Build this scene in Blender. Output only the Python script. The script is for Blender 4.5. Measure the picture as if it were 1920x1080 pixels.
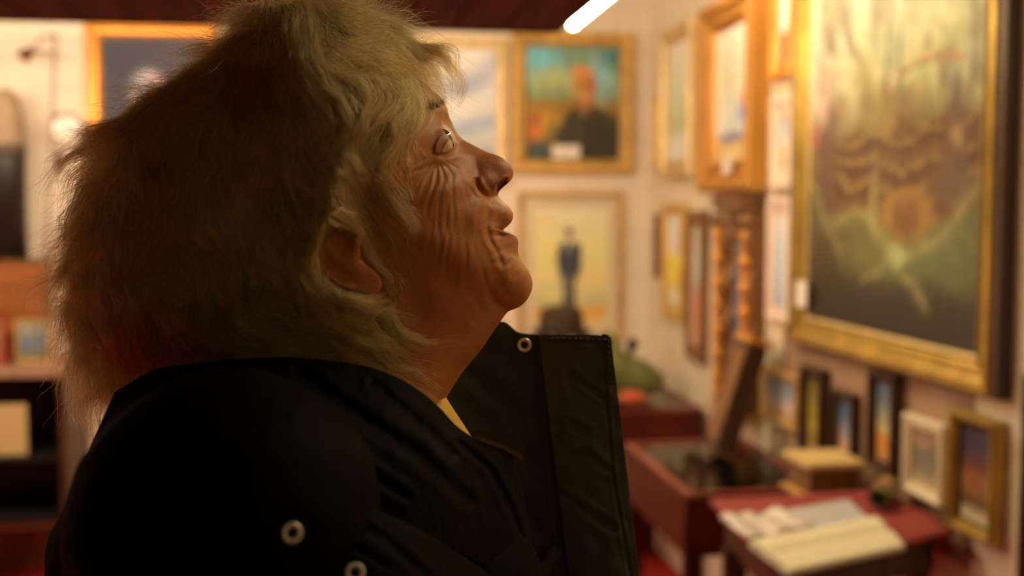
import bpy, bmesh, math, random
import numpy as np
from mathutils import Vector, Matrix
from mathutils.bvhtree import BVHTree
R = math.radians
rnd = random.Random(7); rng = np.random.default_rng(7)
for o in list(bpy.data.objects): bpy.data.objects.remove(o)
S = bpy.context.scene; COL = S.collection

# ------------------------------------------------------------------ camera
F = 2133.33; CAMZ = 1.5
YAW = math.atan(310 / F); PITCH = math.atan(145 / F)
fw = Vector((math.sin(YAW) * math.cos(PITCH), math.cos(YAW) * math.cos(PITCH), -math.sin(PITCH)))
rt = Vector((math.cos(YAW), -math.sin(YAW), 0)); up = rt.cross(fw)
CAM = Vector((0, 0, CAMZ))
cd = bpy.data.cameras.new('camera'); cam = bpy.data.objects.new('camera', cd); COL.objects.link(cam)
cam.location = CAM; cam.rotation_euler = (R(90) - PITCH, 0, -YAW)
cd.sensor_width = 36; cd.lens = 40; cd.clip_start = 0.02
cd.dof.use_dof = True; cd.dof.focus_distance = 0.70; cd.dof.aperture_fstop = 4.4
S.camera = cam
# ------------------------------------------------------------------ world, exposure
S.view_settings.view_transform = 'Standard'; S.view_settings.look = 'None'
S.view_settings.exposure = 0.0; S.view_settings.gamma = 1
w = bpy.data.worlds.new('world'); S.world = w; w.use_nodes = True
w.node_tree.nodes['Background'].inputs[0].default_value = (1, .62, .3, 1)
w.node_tree.nodes['Background'].inputs[1].default_value = 0.02
LIGHT = (1.0, .73, .40)
TUBE_SIDE, TUBE_BACK, TUBE_WALL = 23.0, 54.0, 15.0

# ------------------------------------------------------------------ room numbers
XW, YB, XL, YF, ZC = 1.35, 5.0, -2.6, -1.6, 2.75

def ray(px, py):
    return (fw * F + rt * (px - 960) + up * (540 - py)).normalized()
def atX(px, py, X):
    d = ray(px, py); return CAM + d * (X / d.x)
def atY(px, py, Y):
    d = ray(px, py); return CAM + d * (Y / d.y)
def atZ(px, py, Z):
    d = ray(px, py); return CAM + d * ((Z - CAMZ) / d.z)
def unproj(px, py, Y):      # arrays -> Nx3
    px = np.asarray(px, float); py = np.asarray(py, float)
    d = np.outer(np.ones(px.size), np.array(fw) * F) + np.outer(px - 960, np.array(rt)) + np.outer(540 - py, np.array(up))
    t = np.asarray(Y, float) / d[:, 1]
    return np.array(CAM) + d * t[:, None]

# ------------------------------------------------------------------ materials
def lin(c):
    return tuple(((v / 255) / 12.92 if v / 255 <= .04045 else ((v / 255 + .055) / 1.055) ** 2.4) for v in c)
def mat(name, col, rough=.6, metal=0, bump=0, bscale=40, var=0, vscale=8, spec=.5, stretch=(1, 1, 1), col2=None, coat=0, sheen=0):
    m = bpy.data.materials.new(name); m.use_nodes = True; nt = m.node_tree; b = nt.nodes['Principled BSDF']
    b.inputs['Base Color'].default_value = (*col, 1); b.inputs['Roughness'].default_value = rough
    b.inputs['Metallic'].default_value = metal; b.inputs['Specular IOR Level'].default_value = spec
    b.inputs['Coat Weight'].default_value = coat; b.inputs['Sheen Weight'].default_value = sheen
    tc = nt.nodes.new('ShaderNodeTexCoord'); mp = nt.nodes.new('ShaderNodeMapping')
    mp.inputs['Scale'].default_value = stretch; nt.links.new(tc.outputs['Object'], mp.inputs[0])
    if var or col2:
        n = nt.nodes.new('ShaderNodeTexNoise'); n.inputs['Scale'].default_value = vscale; n.inputs['Detail'].default_value = 5
        nt.links.new(mp.outputs[0], n.inputs['Vector'])
        cr = nt.nodes.new('ShaderNodeValToRGB'); cr.color_ramp.elements[0].position = .35; cr.color_ramp.elements[1].position = .68
        c2 = col2 or tuple(min(1, c * (1 + var)) for c in col)
        c1 = col if col2 else tuple(c * (1 - var) for c in col)
        cr.color_ramp.elements[0].color = (*c1, 1); cr.color_ramp.elements[1].color = (*c2, 1)
        nt.links.new(n.outputs[0], cr.inputs[0]); nt.links.new(cr.outputs[0], b.inputs['Base Color'])
    if bump:
        n = nt.nodes.new('ShaderNodeTexNoise'); n.inputs['Scale'].default_value = bscale; n.inputs['Detail'].default_value = 6
        bp = nt.nodes.new('ShaderNodeBump'); bp.inputs['Strength'].default_value = bump; bp.inputs['Distance'].default_value = .004
        nt.links.new(mp.outputs[0], n.inputs['Vector']); nt.links.new(n.outputs[0], bp.inputs['Height']); nt.links.new(bp.outputs[0], b.inputs['Normal'])
    return m
def emat(name, col, s):
    m = bpy.data.materials.new(name); m.use_nodes = True; nt = m.node_tree; nt.nodes.clear()
    e = nt.nodes.new('ShaderNodeEmission'); o = nt.nodes.new('ShaderNodeOutputMaterial')
    e.inputs[0].default_value = (*col, 1); e.inputs[1].default_value = s; nt.links.new(e.outputs[0], o.inputs[0]); return m
def block_mat(name, axes, c=(.80, .72, .60)):
    m = bpy.data.materials.new(name); m.use_nodes = True; nt = m.node_tree; b = nt.nodes['Principled BSDF']
    b.inputs['Roughness'].default_value = .55
    tc = nt.nodes.new('ShaderNodeTexCoord'); sp = nt.nodes.new('ShaderNodeSeparateXYZ'); cb = nt.nodes.new('ShaderNodeCombineXYZ')
    nt.links.new(tc.outputs['Object'], sp.inputs[0]); nt.links.new(sp.outputs[axes[0]], cb.inputs[0]); nt.links.new(sp.outputs[axes[1]], cb.inputs[1])
    br = nt.nodes.new('ShaderNodeTexBrick'); br.inputs['Scale'].default_value = 1
    br.inputs['Brick Width'].default_value = .4; br.inputs['Row Height'].default_value = .2
    br.inputs['Mortar Size'].default_value = .004; br.inputs['Mortar Smooth'].default_value = .5
    br.inputs['Color1'].default_value = (*c, 1); br.inputs['Color2'].default_value = (*[v * .96 for v in c], 1)
    br.inputs['Mortar'].default_value = (*[v * .86 for v in c], 1)
    nt.links.new(cb.outputs[0], br.inputs['Vector']); nt.links.new(br.outputs['Color'], b.inputs['Base Color'])
    bp = nt.nodes.new('ShaderNodeBump'); bp.inputs['Strength'].default_value = .6; bp.inputs['Distance'].default_value = .006; bp.invert = True
    nt.links.new(br.outputs['Fac'], bp.inputs['Height']); nt.links.new(bp.outputs[0], b.inputs['Normal'])
    return m
def attr_mat(name, rough=.5, spec=.5, bump=.25, bscale=120):
    m = bpy.data.materials.new(name); m.use_nodes = True; nt = m.node_tree; b = nt.nodes['Principled BSDF']
    a = nt.nodes.new('ShaderNodeAttribute'); a.attribute_name = 'paint'; nt.links.new(a.outputs['Color'], b.inputs['Base Color'])
    b.inputs['Roughness'].default_value = rough; b.inputs['Specular IOR Level'].default_value = spec
    n = nt.nodes.new('ShaderNodeTexNoise'); n.inputs['Scale'].default_value = bscale
    tc = nt.nodes.new('ShaderNodeTexCoord'); nt.links.new(tc.outputs['Object'], n.inputs['Vector'])
    bp = nt.nodes.new('ShaderNodeBump'); bp.inputs['Strength'].default_value = bump; bp.inputs['Distance'].default_value = .002
    nt.links.new(n.outputs[0], bp.inputs['Height']); nt.links.new(bp.outputs[0], b.inputs['Normal'])
    return m
M = {}
M['wall_back'] = block_mat('painted_block_back', 'XZ', (.88, .80, .67))
M['wall_right'] = block_mat('painted_block_right', 'YZ', (.84, .77, .60))
M['ceiling'] = mat('ceiling_paint', (.40, .34, .26), .8)
M['carpet'] = mat('red_carpet', (.42, .012, .006), .95, bump=.6, bscale=300, var=.2, vscale=40)
M['canopy'] = mat('dark_red_wood', (.11, .016, .004), .85, spec=.1, var=.35, vscale=5, stretch=(6, .5, 1), bump=.1)
M['gold'] = mat('gilt', (.70, .46, .15), .42, .35, var=.2, vscale=20, bump=.15)
M['gold_pale'] = mat('pale_gilt', (.72, .56, .28), .4, .35, var=.15, vscale=20, bump=.1)
M['gold_olive'] = mat('olive_gilt', (.48, .33, .07), .38, .6, var=.2, vscale=14)
M['orange_wood'] = mat('honey_wood', (.48, .23, .04), .55, .1, var=.2, vscale=10, stretch=(6, 6, .6))
M['orange_gilt'] = mat('orange_gilt', (.75, .34, .06), .35, .4, var=.15, vscale=10)
M['dark_wood'] = mat('dark_brown_wood', (.055, .022, .010), .45, var=.3, vscale=6, stretch=(8, 8, .7))
M['brown_wood'] = mat('brown_wood', (.22, .10, .035), .45, var=.3, vscale=6, stretch=(8, 8, .7))
M['red_wood'] = mat('mahogany', (.085, .013, .006), .55, var=.25, vscale=5, stretch=(1, 6, 1), spec=.2)
M['rim_red'] = mat('mahogany_rim', (.22, .04, .028), .4, var=.2, vscale=6, coat=.2)
M['cream_paint'] = mat('cream_paint', (.74, .66, .48), .5)
M['pink_white'] = mat('limed_wood', (.80, .66, .58), .5, var=.08)
M['black'] = mat('black_paint', (.010, .009, .009), .45)
M['white_card'] = mat('white_card', (.85, .82, .76), .7)
M['paper_cream'] = mat('cream_paper', (.86, .78, .56), .7)
M['red_cloth'] = mat('red_cloth', (.24, .028, .024), .8, bump=.4, bscale=200)
M['panelling'] = mat('beige_panelling', (.26, .18, .10), .5, var=.3, vscale=6, stretch=(6, 6, .5))
M['metal'] = mat('dull_metal', (.35, .30, .24), .35, .9)
M['canvas'] = attr_mat('oil_paint')
M['print'] = attr_mat('printed_paper', .7, .3, 0)
def glass(name, tint=(.9, .95, .9)):
    m = bpy.data.materials.new(name); m.use_nodes = True; nt = m.node_tree; nt.nodes.clear()
    o = nt.nodes.new('ShaderNodeOutputMaterial'); t = nt.nodes.new('ShaderNodeBsdfTransparent'); g = nt.nodes.new('ShaderNodeBsdfGlossy')
    mx = nt.nodes.new('ShaderNodeMixShader'); fr = nt.nodes.new('ShaderNodeFresnel'); fr.inputs[0].default_value = 1.6
    t.inputs[0].default_value = (*tint, 1); g.inputs['Roughness'].default_value = .04
    nt.links.new(fr.outputs[0], mx.inputs[0]); nt.links.new(t.outputs[0], mx.inputs[1]); nt.links.new(g.outputs[0], mx.inputs[2]); nt.links.new(mx.outputs[0], o.inputs[0]); return m
M['glass'] = glass('case_glass')

# ------------------------------------------------------------------ object helpers
def obj(name, me, m=None, parent=None, smooth=False):
    if isinstance(me, bmesh.types.BMesh):
        d = bpy.data.meshes.new(name); me.to_mesh(d); me.free(); me = d
    o = bpy.data.objects.new(name, me); COL.objects.link(o)
    if m: o.data.materials.append(m)
    if parent: o.parent = parent
    if smooth and len(me.polygons): me.polygons.foreach_set('use_smooth', [True] * len(me.polygons))
    return o
def npmesh(name, V, Fc, m=None, parent=None, smooth=True):
    d = bpy.data.meshes.new(name); d.from_pydata([tuple(v) for v in V], [], [tuple(f) for f in Fc]); d.update()
    return obj(name, d, m, parent, smooth)
def tag(o, label=None, cat=None, group=None, kind=None):
    if label: o['label'] = label
    if cat: o['category'] = cat
    if group: o['group'] = group
    if kind: o['kind'] = kind
    return o
def thing(name, loc, label, cat, group=None, rotz=0):
    e = bpy.data.objects.new(name, None); COL.objects.link(e); e.location = loc; e.rotation_euler = (0, 0, rotz)
    e.empty_display_size = .05
    return tag(e, label, cat, group)
def box(bm, c, s, rot=None, bev=0):
    r = bmesh.ops.create_cube(bm, size=1); vs = r['verts']
    bmesh.ops.scale(bm, vec=s, verts=vs)
    if bev:
        es = list({e for v in vs for e in v.link_edges})
        r = bmesh.ops.bevel(bm, geom=es, offset=bev, segments=2, affect='EDGES'); vs = list({v for f in r['faces'] for v in f.verts} | {v for v in vs if v.is_valid})
    if rot: bmesh.ops.rotate(bm, verts=vs, cent=(0, 0, 0), matrix=rot)
    bmesh.ops.translate(bm, vec=c, verts=vs); return vs
def mbox(name, c, s, m, parent=None, rot=None, bev=.002):
    bm = bmesh.new(); box(bm, c, s, rot, bev); return obj(name, bm, m, parent)
def tube_bm(bm, pts, r, seg=12, cap=True):
    pts = [Vector(p) for p in pts]; rs = r if isinstance(r, (list, tuple)) else [r] * len(pts); loops = []
    for i, p in enumerate(pts):
        t = (pts[min(i + 1, len(pts) - 1)] - pts[max(i - 1, 0)]).normalized()
        a = t.cross(Vector((0, 0, 1))) if abs(t.z) < .9 else t.cross(Vector((1, 0, 0))); a.normalize(); b = t.cross(a)
        loops.append([bm.verts.new(p + (a * math.cos(k * 2 * math.pi / seg) + b * math.sin(k * 2 * math.pi / seg)) * rs[i]) for k in range(seg)])
    for l0, l1 in zip(loops, loops[1:]):
        for k in range(seg): bm.faces.new((l0[k], l0[(k + 1) % seg], l1[(k + 1) % seg], l1[k]))
    if cap: bm.faces.new(loops[0][::-1]); bm.faces.new(loops[-1])
def tube(name, pts, r, m, parent=None, seg=14):
    bm = bmesh.new(); tube_bm(bm, pts, r, seg); return obj(name, bm, m, parent, True)
def lathe(name, prof, m, parent=None, seg=40, loc=(0, 0, 0)):
    bm = bmesh.new(); L = []
    for r, z in prof: L.append([bm.verts.new((loc[0] + r * math.cos(k * 2 * math.pi / seg), loc[1] + r * math.sin(k * 2 * math.pi / seg), loc[2] + z)) for k in range(seg)])
    for a, b in zip(L, L[1:]):
        for k in range(seg): bm.faces.new((a[k], a[(k + 1) % seg], b[(k + 1) % seg], b[k]))
    bm.faces.new(L[0][::-1]); bm.faces.new(L[-1]); return obj(name, bm, m, parent, True)

# ------------------------------------------------------------------ room
def struct(name, c, s, m, bev=0):
    o = mbox(name, c, s, m, bev=bev); o['kind'] = 'structure'; return o
W = .1
struct('floor', ((XL + XW) / 2, (YF + YB) / 2, -.05), (XW - XL, YB - YF, .1), M['carpet'])
struct('wall_back', ((XL + XW) / 2, YB + W / 2, ZC / 2), (XW - XL + .2, W, ZC + .2), M['wall_back'])
struct('wall_right', (XW + W / 2, (YF + YB) / 2, ZC / 2), (W, YB - YF, ZC + .2), M['wall_right'])
struct('wall_left', (XL - W / 2, (YF + YB) / 2, ZC / 2), (W, YB - YF, ZC + .2), M['panelling'])
struct('wall_front', ((XL + XW) / 2, YF - W / 2, ZC / 2), (XW - XL + .2, W, ZC + .2), M['panelling'])
struct('ceiling', ((XL + XW) / 2, (YF + YB) / 2, ZC + .05), (XW - XL, YB - YF, .1), M['ceiling'])
struct('baseboard_back', ((XL + XW) / 2, YB - .011, .075), (XW - XL - .01, .02, .15), M['brown_wood'], .003)
struct('wall_darkening_sheet', (XW - .0009, 2.83, .945), (.0016, 1.10, .47), mat('darkening_sheet_brown', (.36, .23, .15), .7, var=.1))  # thin brown sheet added to darken the wall behind the low row
# low boarded canopy over the aisle (underside of a gallery), its far edge and right edge in view
CX, CY, CZ = .625, 3.40, 2.03
bm = bmesh.new(); nb = 22; bw = (CX - XL - .03) / nb
for i in range(nb): box(bm, (XL + .01 + bw * (i + .5), (CY - .04 + YF) / 2, CZ + .0125), (bw - .004, CY - .04 - YF - .01, .025), None, .002)
canopy = obj('ceiling_gallery', bm, M['canopy']); canopy['kind'] = 'structure'
bm = bmesh.new(); box(bm, ((XL + CX) / 2 , CY - .02, CZ + .055), (CX - XL - .01, .035, .115), None, .004)
box(bm, (CX - .005, (CY + YF) / 2, CZ + .055), (.03, CY - YF - .04, .115), None, .004)
o = obj('trim_1', bm, M['canopy']); o['kind'] = 'structure'
# fluorescent tubes
M['tube'] = emat('lit_tube', LIGHT, TUBE_SIDE * 3.2)
M['tube_b'] = emat('lit_tube_rear', (1, .76, .50), TUBE_BACK * 3.2)
M['batten'] = mat('white_enamel', (.75, .72, .65), .4)
def tube_light(loc, L, m, label, rotz=0, group=None):
    t = thing('fluorescent_light', loc, label, 'light', group, rotz)
    mbox('housing', (0, 0, .045), (.045, L, .03), M['batten'], t)
    for s in (-1, 1): mbox('end_cap', (0, s * (L / 2 - .012), .016), (.03, .02, .05), M['batten'], t)
    o = tube('tube', [(0, -L / 2 + .02, .004), (0, L / 2 - .02, .004)], .013, m, t)
    return t
tube_light((CX + .042, 2.76, 2.045), 1.2, M['tube'], 'lit fluorescent tube on the edge of the dark wooden gallery above the portraits')
tube_light((CX + .042, .95, 2.045), .60, M['tube'], 'added short fill tube, unseen overhead on the gallery edge, nearest the viewer')  # unseen tube, added to keep the near side of the hair lit
for i, x in enumerate((-2.0, -.78, .20)): tube_light((x, CY + .10, 2.075), 1.16 if x < 0 else .76, M['tube_b'], ('lit tube hidden behind the gallery edge, leftmost of three', 'lit tube hidden behind the gallery edge, middle of three', 'lit tube hidden behind the gallery edge, rightmost of three')[i], R(90), 'tubes behind the gallery edge')

M['tube_w'] = emat('lit_tube_wall', (1, .76, .40), TUBE_WALL * 3.2)
tw = tube_light((1.09, 3.10, 2.32), 1.4, M['tube_w'], 'lit picture-light tube on arms high above the right wall paintings')
for s in (-1, 1): tube('arm', [(0, s * .6, .055), (0, s * .6, .09), (XW - 1.09, s * .6, .09)], .008, M['batten'], tw)
pl = thing('added_fill_lamp', (.38, -.85, CZ - .001), 'added fill lamp with a warm bulb, unseen under the gallery behind the viewer', 'lamp')  # unseen lamp added as fill for the near side of hair and collar
tube('fill_lamp_cord', [(0, 0, 0), (0, 0, -.16)], .003, M['batten'], pl); lathe('fill_lamp_shade', [(.025, -.16), (.04, -.165), (.10, -.24), (.102, -.24), (.042, -.158), (.02, -.15)], M['batten'], pl)
bm = bmesh.new(); bmesh.ops.create_icosphere(bm, subdivisions=3, radius=.045, matrix=Matrix.Translation((0, 0, -.235))); obj('fill_lamp_bulb', bm, emat('fill_bulb', (1, .76, .42), 52), pl, True)
# ------------------------------------------------------------------ picture making
TINT = np.array([1.0, .70, .40])
def alb(c, k=1.0):
    return np.clip(np.array(lin(c)) / (TINT * k), 0.004, .9)
class Paint:
    def __init__(s, W, H, k=1.0, n=150):
        s.nu = n if W < H else int(n * W / H); s.nv = int(s.nu * H / W); s.W, s.H, s.k = W, H, k
        u = np.linspace(0, 1, s.nu); v = np.linspace(0, 1, s.nv); s.U, s.V = np.meshgrid(u, v); s.C = np.zeros(s.U.shape + (3,))
        s.U0, s.V0 = s.U.copy(), s.V.copy()
        n1 = s.noise(5, 1); n2 = s.noise(5, 2); s.U = s.U + .012 * n1; s.V = s.V + .012 * n2   # brushy edges
    def noise(s, f, seed):
        r = np.random.default_rng(seed); out = 0; a = 1
        for o in range(3):
            for _ in range(4):
                kx, ky = r.normal(0, f * 2 ** o, 2); out = out + a * np.sin(2 * math.pi * (kx * s.U0 + ky * s.V0 * s.H / s.W) + r.uniform(0, 6.28))
            a *= .6
        return out / 3.5
    def mix(s, m, c, raw=False):
        c = np.array(c) if raw else alb(c, s.k); s.C = s.C * (1 - m[..., None]) + c * m[..., None]
    def grad(s, stops):
        vs = [a for a, _ in stops]; cs = np.array([alb(c, s.k) for _, c in stops])
        for i in range(3): s.C[..., i] = np.interp(s.V, vs, cs[:, i])
    def ell(s, x, y, rx, ry, c, soft=.3, a=1, rot=0):
        X = (s.U - x); Y = (s.V - y); cr, sr = math.cos(R(rot)), math.sin(R(rot)); q = s.H / s.W
        X2 = X * cr + Y * q * sr; Y2 = (-X * sr + Y * q * cr) / q
        d = np.sqrt((X2 / rx) ** 2 + (Y2 / ry) ** 2); s.mix(a * np.clip((1 + soft - d) / (2 * soft), 0, 1), c)
    def line(s, pts, w, c, a=1, w2=None):
        best = np.full(s.U.shape, 9.0); q = s.H / s.W
        for (x0, y0), (x1, y1) in zip(pts, pts[1:]):
            dx, dy = x1 - x0, (y1 - y0) * q; L = dx * dx + dy * dy + 1e-9
            t = np.clip(((s.U - x0) * dx + (s.V - y0) * q * dy) / L, 0, 1)
            best = np.minimum(best, np.hypot(s.U - x0 - t * dx, (s.V - y0) * q - t * dy))
        s.mix(a * np.clip(1.5 - best / w, 0, 1), c)
    def poly(s, pts, c, a=1):
        inside = np.zeros(s.U.shape, bool); n = len(pts)
        for i in range(n):
            x0, y0 = pts[i]; x1, y1 = pts[(i + 1) % n]
            if y0 == y1: continue
            cnd = ((s.V > y0) != (s.V > y1)) & (s.U < (x1 - x0) * (s.V - y0) / (y1 - y0) + x0); inside ^= cnd
        s.mix(inside * float(a), c)
    def dapple(s, f, seed, amt):
        s.C = np.clip(s.C * (1 + amt * s.noise(f, seed))[..., None], 0, 1)
    def mesh(s, name, parent, y=0, m=None):
        nu, nv = s.nu, s.nv; x = (s.U0 - .5) * s.W; z = (s.V0 - .5) * s.H
        V = np.stack([x, np.full(x.shape, y), z], -1).reshape(-1, 3)
        idx = np.arange(nu * nv).reshape(nv, nu)
        Fc = np.stack([idx[:-1, :-1], idx[:-1, 1:], idx[1:, 1:], idx[1:, :-1]], -1).reshape(-1, 4)
        # give the canvas its thickness: back ring
        o = npmesh(name, V, Fc, m or M['canvas'], parent, False)
        ca = o.data.color_attributes.new('paint', 'FLOAT_COLOR', 'POINT')
        ca.data.foreach_set('color', np.concatenate([s.C.reshape(-1, 3), np.ones((nu * nv, 1))], 1).ravel().astype(np.float32))
        sol = o.modifiers.new('thickness', 'SOLIDIFY'); sol.thickness = .004; sol.offset = -1
        return o
def moulding(name, W, H, prof, m, parent, ripple=0, seg=1):
    """prof: (inset from outer edge, height off the wall); runs round the rectangle with mitred corners"""
    bm = bmesh.new(); loops = []
    n = seg
    for a, h in prof:
        hw, hh = W / 2 - a, H / 2 - a; cs = [(-hw, -hh), (hw, -hh), (hw, hh), (-hw, hh)]; L = []
        for i in range(4):
            p, q = cs[i], cs[(i + 1) % 4]
            for k in range(n):
                t = k / n; rr = ripple * math.sin(t * n * .9) * (1 if 0 < t else 0) * (h > .01)
                L.append(bm.verts.new((p[0] + (q[0] - p[0]) * t, -(h + rr), p[1] + (q[1] - p[1]) * t)))
        loops.append(L)
    N = 4 * n
    for a, b in zip(loops, loops[1:]):
        for k in range(N): bm.faces.new((a[k], a[(k + 1) % N], b[(k + 1) % N], b[k]))
    for k in range(N): bm.faces.new((loops[-1][k], loops[-1][(k + 1) % N], loops[0][(k + 1) % N], loops[0][k]))
    bmesh.ops.recalc_face_normals(bm, faces=bm.faces)
    return obj(name, bm, m, parent)
def PR(w, t, kind=0):   # moulding profiles; w width, t thickness
    if kind == 0: return [(0, .001), (0, t * .8), (w * .12, t), (w * .4, t), (w * .55, t * .7), (w * .8, t * .65), (w * .88, t * .75), (w, t * .6), (w, .001)]
    if kind == 1: return [(0, .001), (0, t), (w * .2, t), (w * .25, t * .85), (w * .7, t * .85), (w * .75, t * .7), (w, t * .7), (w, .001)]
    return [(0, .001), (0, t * .5), (w * .5, t), (w, t * .5), (w, .001)]
def picture(name, c, W, H, rotz, label, fw_, ft, fmat, painter, k=1.0, kind=0, mount=None, card=None, inner=None, tilt=0, cat='painting', ripple=0, seg=1, m=None, group=None):
    t = thing(name, c, label, cat, group, rotz)
    t.rotation_euler = (tilt, 0, rotz)
    moulding('frame', W, H, PR(fw_, ft, kind), fmat, t, ripple, seg)
    iw, ih = W - 2 * fw_, H - 2 * fw_; back = ft * .45
    if inner:   # slip: inner liner
        moulding('liner', iw, ih, PR(inner[0], ft * .6, 2), inner[1], t); iw -= 2 * inner[0]; ih -= 2 * inner[0]
    if mount:
        moulding('mount', iw, ih, [(0, .002), (0, back + .002), (mount, back + .002), (mount, .002)], M['white_card'] if not inner else M['cream_paint'], t); iw -= 2 * mount; ih -= 2 * mount
    P = Paint(iw, ih, k); painter(P); P.mesh('canvas' if cat == 'painting' else 'print', t, -back, m)
    if card:
        mbox('label_card', ((card[0] - .5) * W, -ft * .85 - .003, (card[1] - .5) * H), (card[2], .003, card[3]), M['white_card'], t, bev=.0005)
    return t
def on_back(x0, y0, x1, y1, t=.03):      # photo box -> centre, width, height on the back wall
    a = atY(x0, (y0 + y1) / 2, YB - t); b = atY(x1, (y0 + y1) / 2, YB - t); top = atY((x0 + x1) / 2, y0, YB - t).z; bot = atY((x0 + x1) / 2, y1, YB - t).z
    return Vector(((a.x + b.x) / 2, YB - .002, (top + bot) / 2)), b.x - a.x, top - bot
def on_right(x0, x1, ytop, ybot, t=.03, at='far'):  # x0 far edge px, x1 near front edge px; heights measured at the far (or near) edge
    X = XW - t; ym = (ytop + ybot) / 2
    Ya = atX(x0, ym, X).y; Yb = atX(x1, ym, X).y; xr = x0 if at == 'far' else x1
    zt = atX(xr, ytop, X).z; zb = atX(xr, ybot, X).z
    return Vector((XW - .002, (Ya + Yb) / 2, (zt + zb) / 2)), Ya - Yb, zt - zb

# --- painters
def p_bald(P):
    P.grad([(0, (40, 32, 36)), (.6, (52, 42, 48)), (1, (80, 62, 66))]); P.ell(.25, .5, .35, .5, (44, 40, 52), .6)
    P.ell(.52, .28, .42, .26, (50, 40, 45), .2); P.ell(.53, .42, .10, .07, (170, 90, 70), .3)
    P.ell(.50, .62, .20, .17, (250, 165, 135), .12); P.ell(.42, .70, .12, .10, (245, 225, 220), .6, .7); P.ell(.52, .57, .15, .08, (230, 150, 130), .4)
    P.ell(.52, .50, .14, .06, (215, 130, 105), .4); P.ell(.42, .62, .05, .02, (120, 70, 60), .5); P.ell(.58, .62, .05, .02, (120, 70, 60), .5); P.dapple(6, 3, .15)
def p_clouds(P):
    P.grad([(0, (150, 135, 110)), (.3, (190, 170, 135)), (.6, (200, 180, 150)), (1, (215, 190, 165))])
    for x, y, rx, ry, r in ((.9, .72, .22, .06, 35), (.7, .6, .3, .08, 25), (.3, .75, .3, .08, 10), (.85, .35, .25, .05, 15), (.2, .45, .3, .07, -10)): P.ell(x, y, rx, ry, (135, 135, 130), .8, .8, r)
    for x, y, rx, ry in ((.75, .85, .2, .08), (.85, .55, .16, .06), (.4, .6, .3, .08)): P.ell(x, y, rx, ry, (235, 215, 195), .8, .9)
    P.grad and P.ell(.5, 0, .8, .16, (80, 90, 95), .5); P.dapple(4, 9, .08)
def p_portrait(P):
    P.grad([(0, (60, 50, 25)), (.3, (120, 85, 25)), (.5, (140, 90, 25)), (.53, (120, 115, 55)), (.7, (130, 140, 90)), (1, (105, 125, 85))])
    P.ell(.12, .88, .22, .12, (105, 160, 150), .7); P.ell(.28, .72, .2, .08, (165, 155, 80), .7); P.ell(.82, .78, .12, .22, (130, 155, 130), .6); P.ell(.95, .92, .15, .1, (70, 110, 85), .6)
    P.ell(.1, .4, .22, .1, (150, 100, 25), .5); P.ell(.12, .25, .09, .16, (190, 95, 25), .5); P.ell(.08, .34, .05, .05, (150, 60, 40), .5); P.ell(.25, .3, .1, .1, (170, 115, 30), .5)
    P.ell(.15, .08, .12, .08, (45, 60, 50), .5); P.ell(.3, .18, .1, .12, (105, 80, 25), .5)
    P.poly([(.30, -.05), (.33, .22), (.42, .40), (.55, .48), (.72, .47), (.92, .40), (1.02, .35), (1.05, -.05)], (52, 42, 20))
    P.ell(.8, .12, .2, .2, (42, 36, 18), .5); P.poly([(.55, .50), (.62, .36), (.70, .52)], (120, 90, 50))
    P.ell(.63, .50, .07, .08, (150, 85, 35), .3); P.ell(.61, .68, .125, .155, (185, 120, 50), .12); P.ell(.59, .79, .10, .05, (205, 120, 50), .5); P.ell(.69, .63, .05, .10, (165, 75, 35), .6); P.ell(.60, .58, .09, .05, (185, 120, 60), .5)
    for x in (.56, .65): P.ell(x, .685, .025, .012, (90, 50, 20), .6)
    P.line([(.60, .68), (.585, .63), (.605, .62)], .01, (130, 70, 30), .8); P.line([(.57, .585), (.64, .583)], .008, (110, 45, 25), .8)
    P.line([(.66, .36), (.68, 0)], .008, (25, 22, 12)); P.dapple(9, 4, .18)
def p_man(P):
    P.grad([(0, (215, 160, 90)), (.12, (190, 125, 45)), (.2, (165, 145, 85)), (.35, (195, 158, 88)), (.6, (205, 168, 88)), (1, (222, 182, 112))])
    for i in range(9): P.ell(rnd.uniform(.1, .9), .25 + i * .08, .22, .03, [(212, 168, 85), (175, 152, 95), (200, 150, 75)][i % 3], .8, .6)
    P.ell(.47, .06, .4, .03, (190, 120, 50), .6)
    for x in (.43, .53): P.poly([(x - .045, .04), (x + .045, .04), (x + .04, .45), (x - .04, .45)], (50, 44, 40))
    P.poly([(.38, .40), (.58, .40), (.62, .60), (.57, .72), (.39, .72), (.34, .60)], (54, 48, 44)); P.ell(.35, .56, .035, .14, (52, 46, 42), .3); P.ell(.61, .56, .035, .14, (52, 46, 42), .3)
    P.poly([(.46, .72), (.50, .72), (.48, .60)], (190, 170, 130)); P.ell(.48, .775, .05, .05, (150, 110, 75), .2); P.ell(.48, .81, .055, .025, (80, 65, 55), .3); P.ell(.38, .04, .05, .012, (60, 50, 40), .4); P.ell(.56, .04, .05, .012, (60, 50, 40), .4)
def p_pale(P):
    P.grad([(0, (215, 195, 150)), (.18, (205, 190, 140)), (.3, (180, 155, 80)), (.6, (215, 195, 125)), (1, (235, 215, 150))]); P.ell(.5, .12, .3, .08, (230, 215, 185), .5); P.ell(.4, .5, .15, .25, (190, 185, 130), .7); P.dapple(6, 8, .1)
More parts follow.
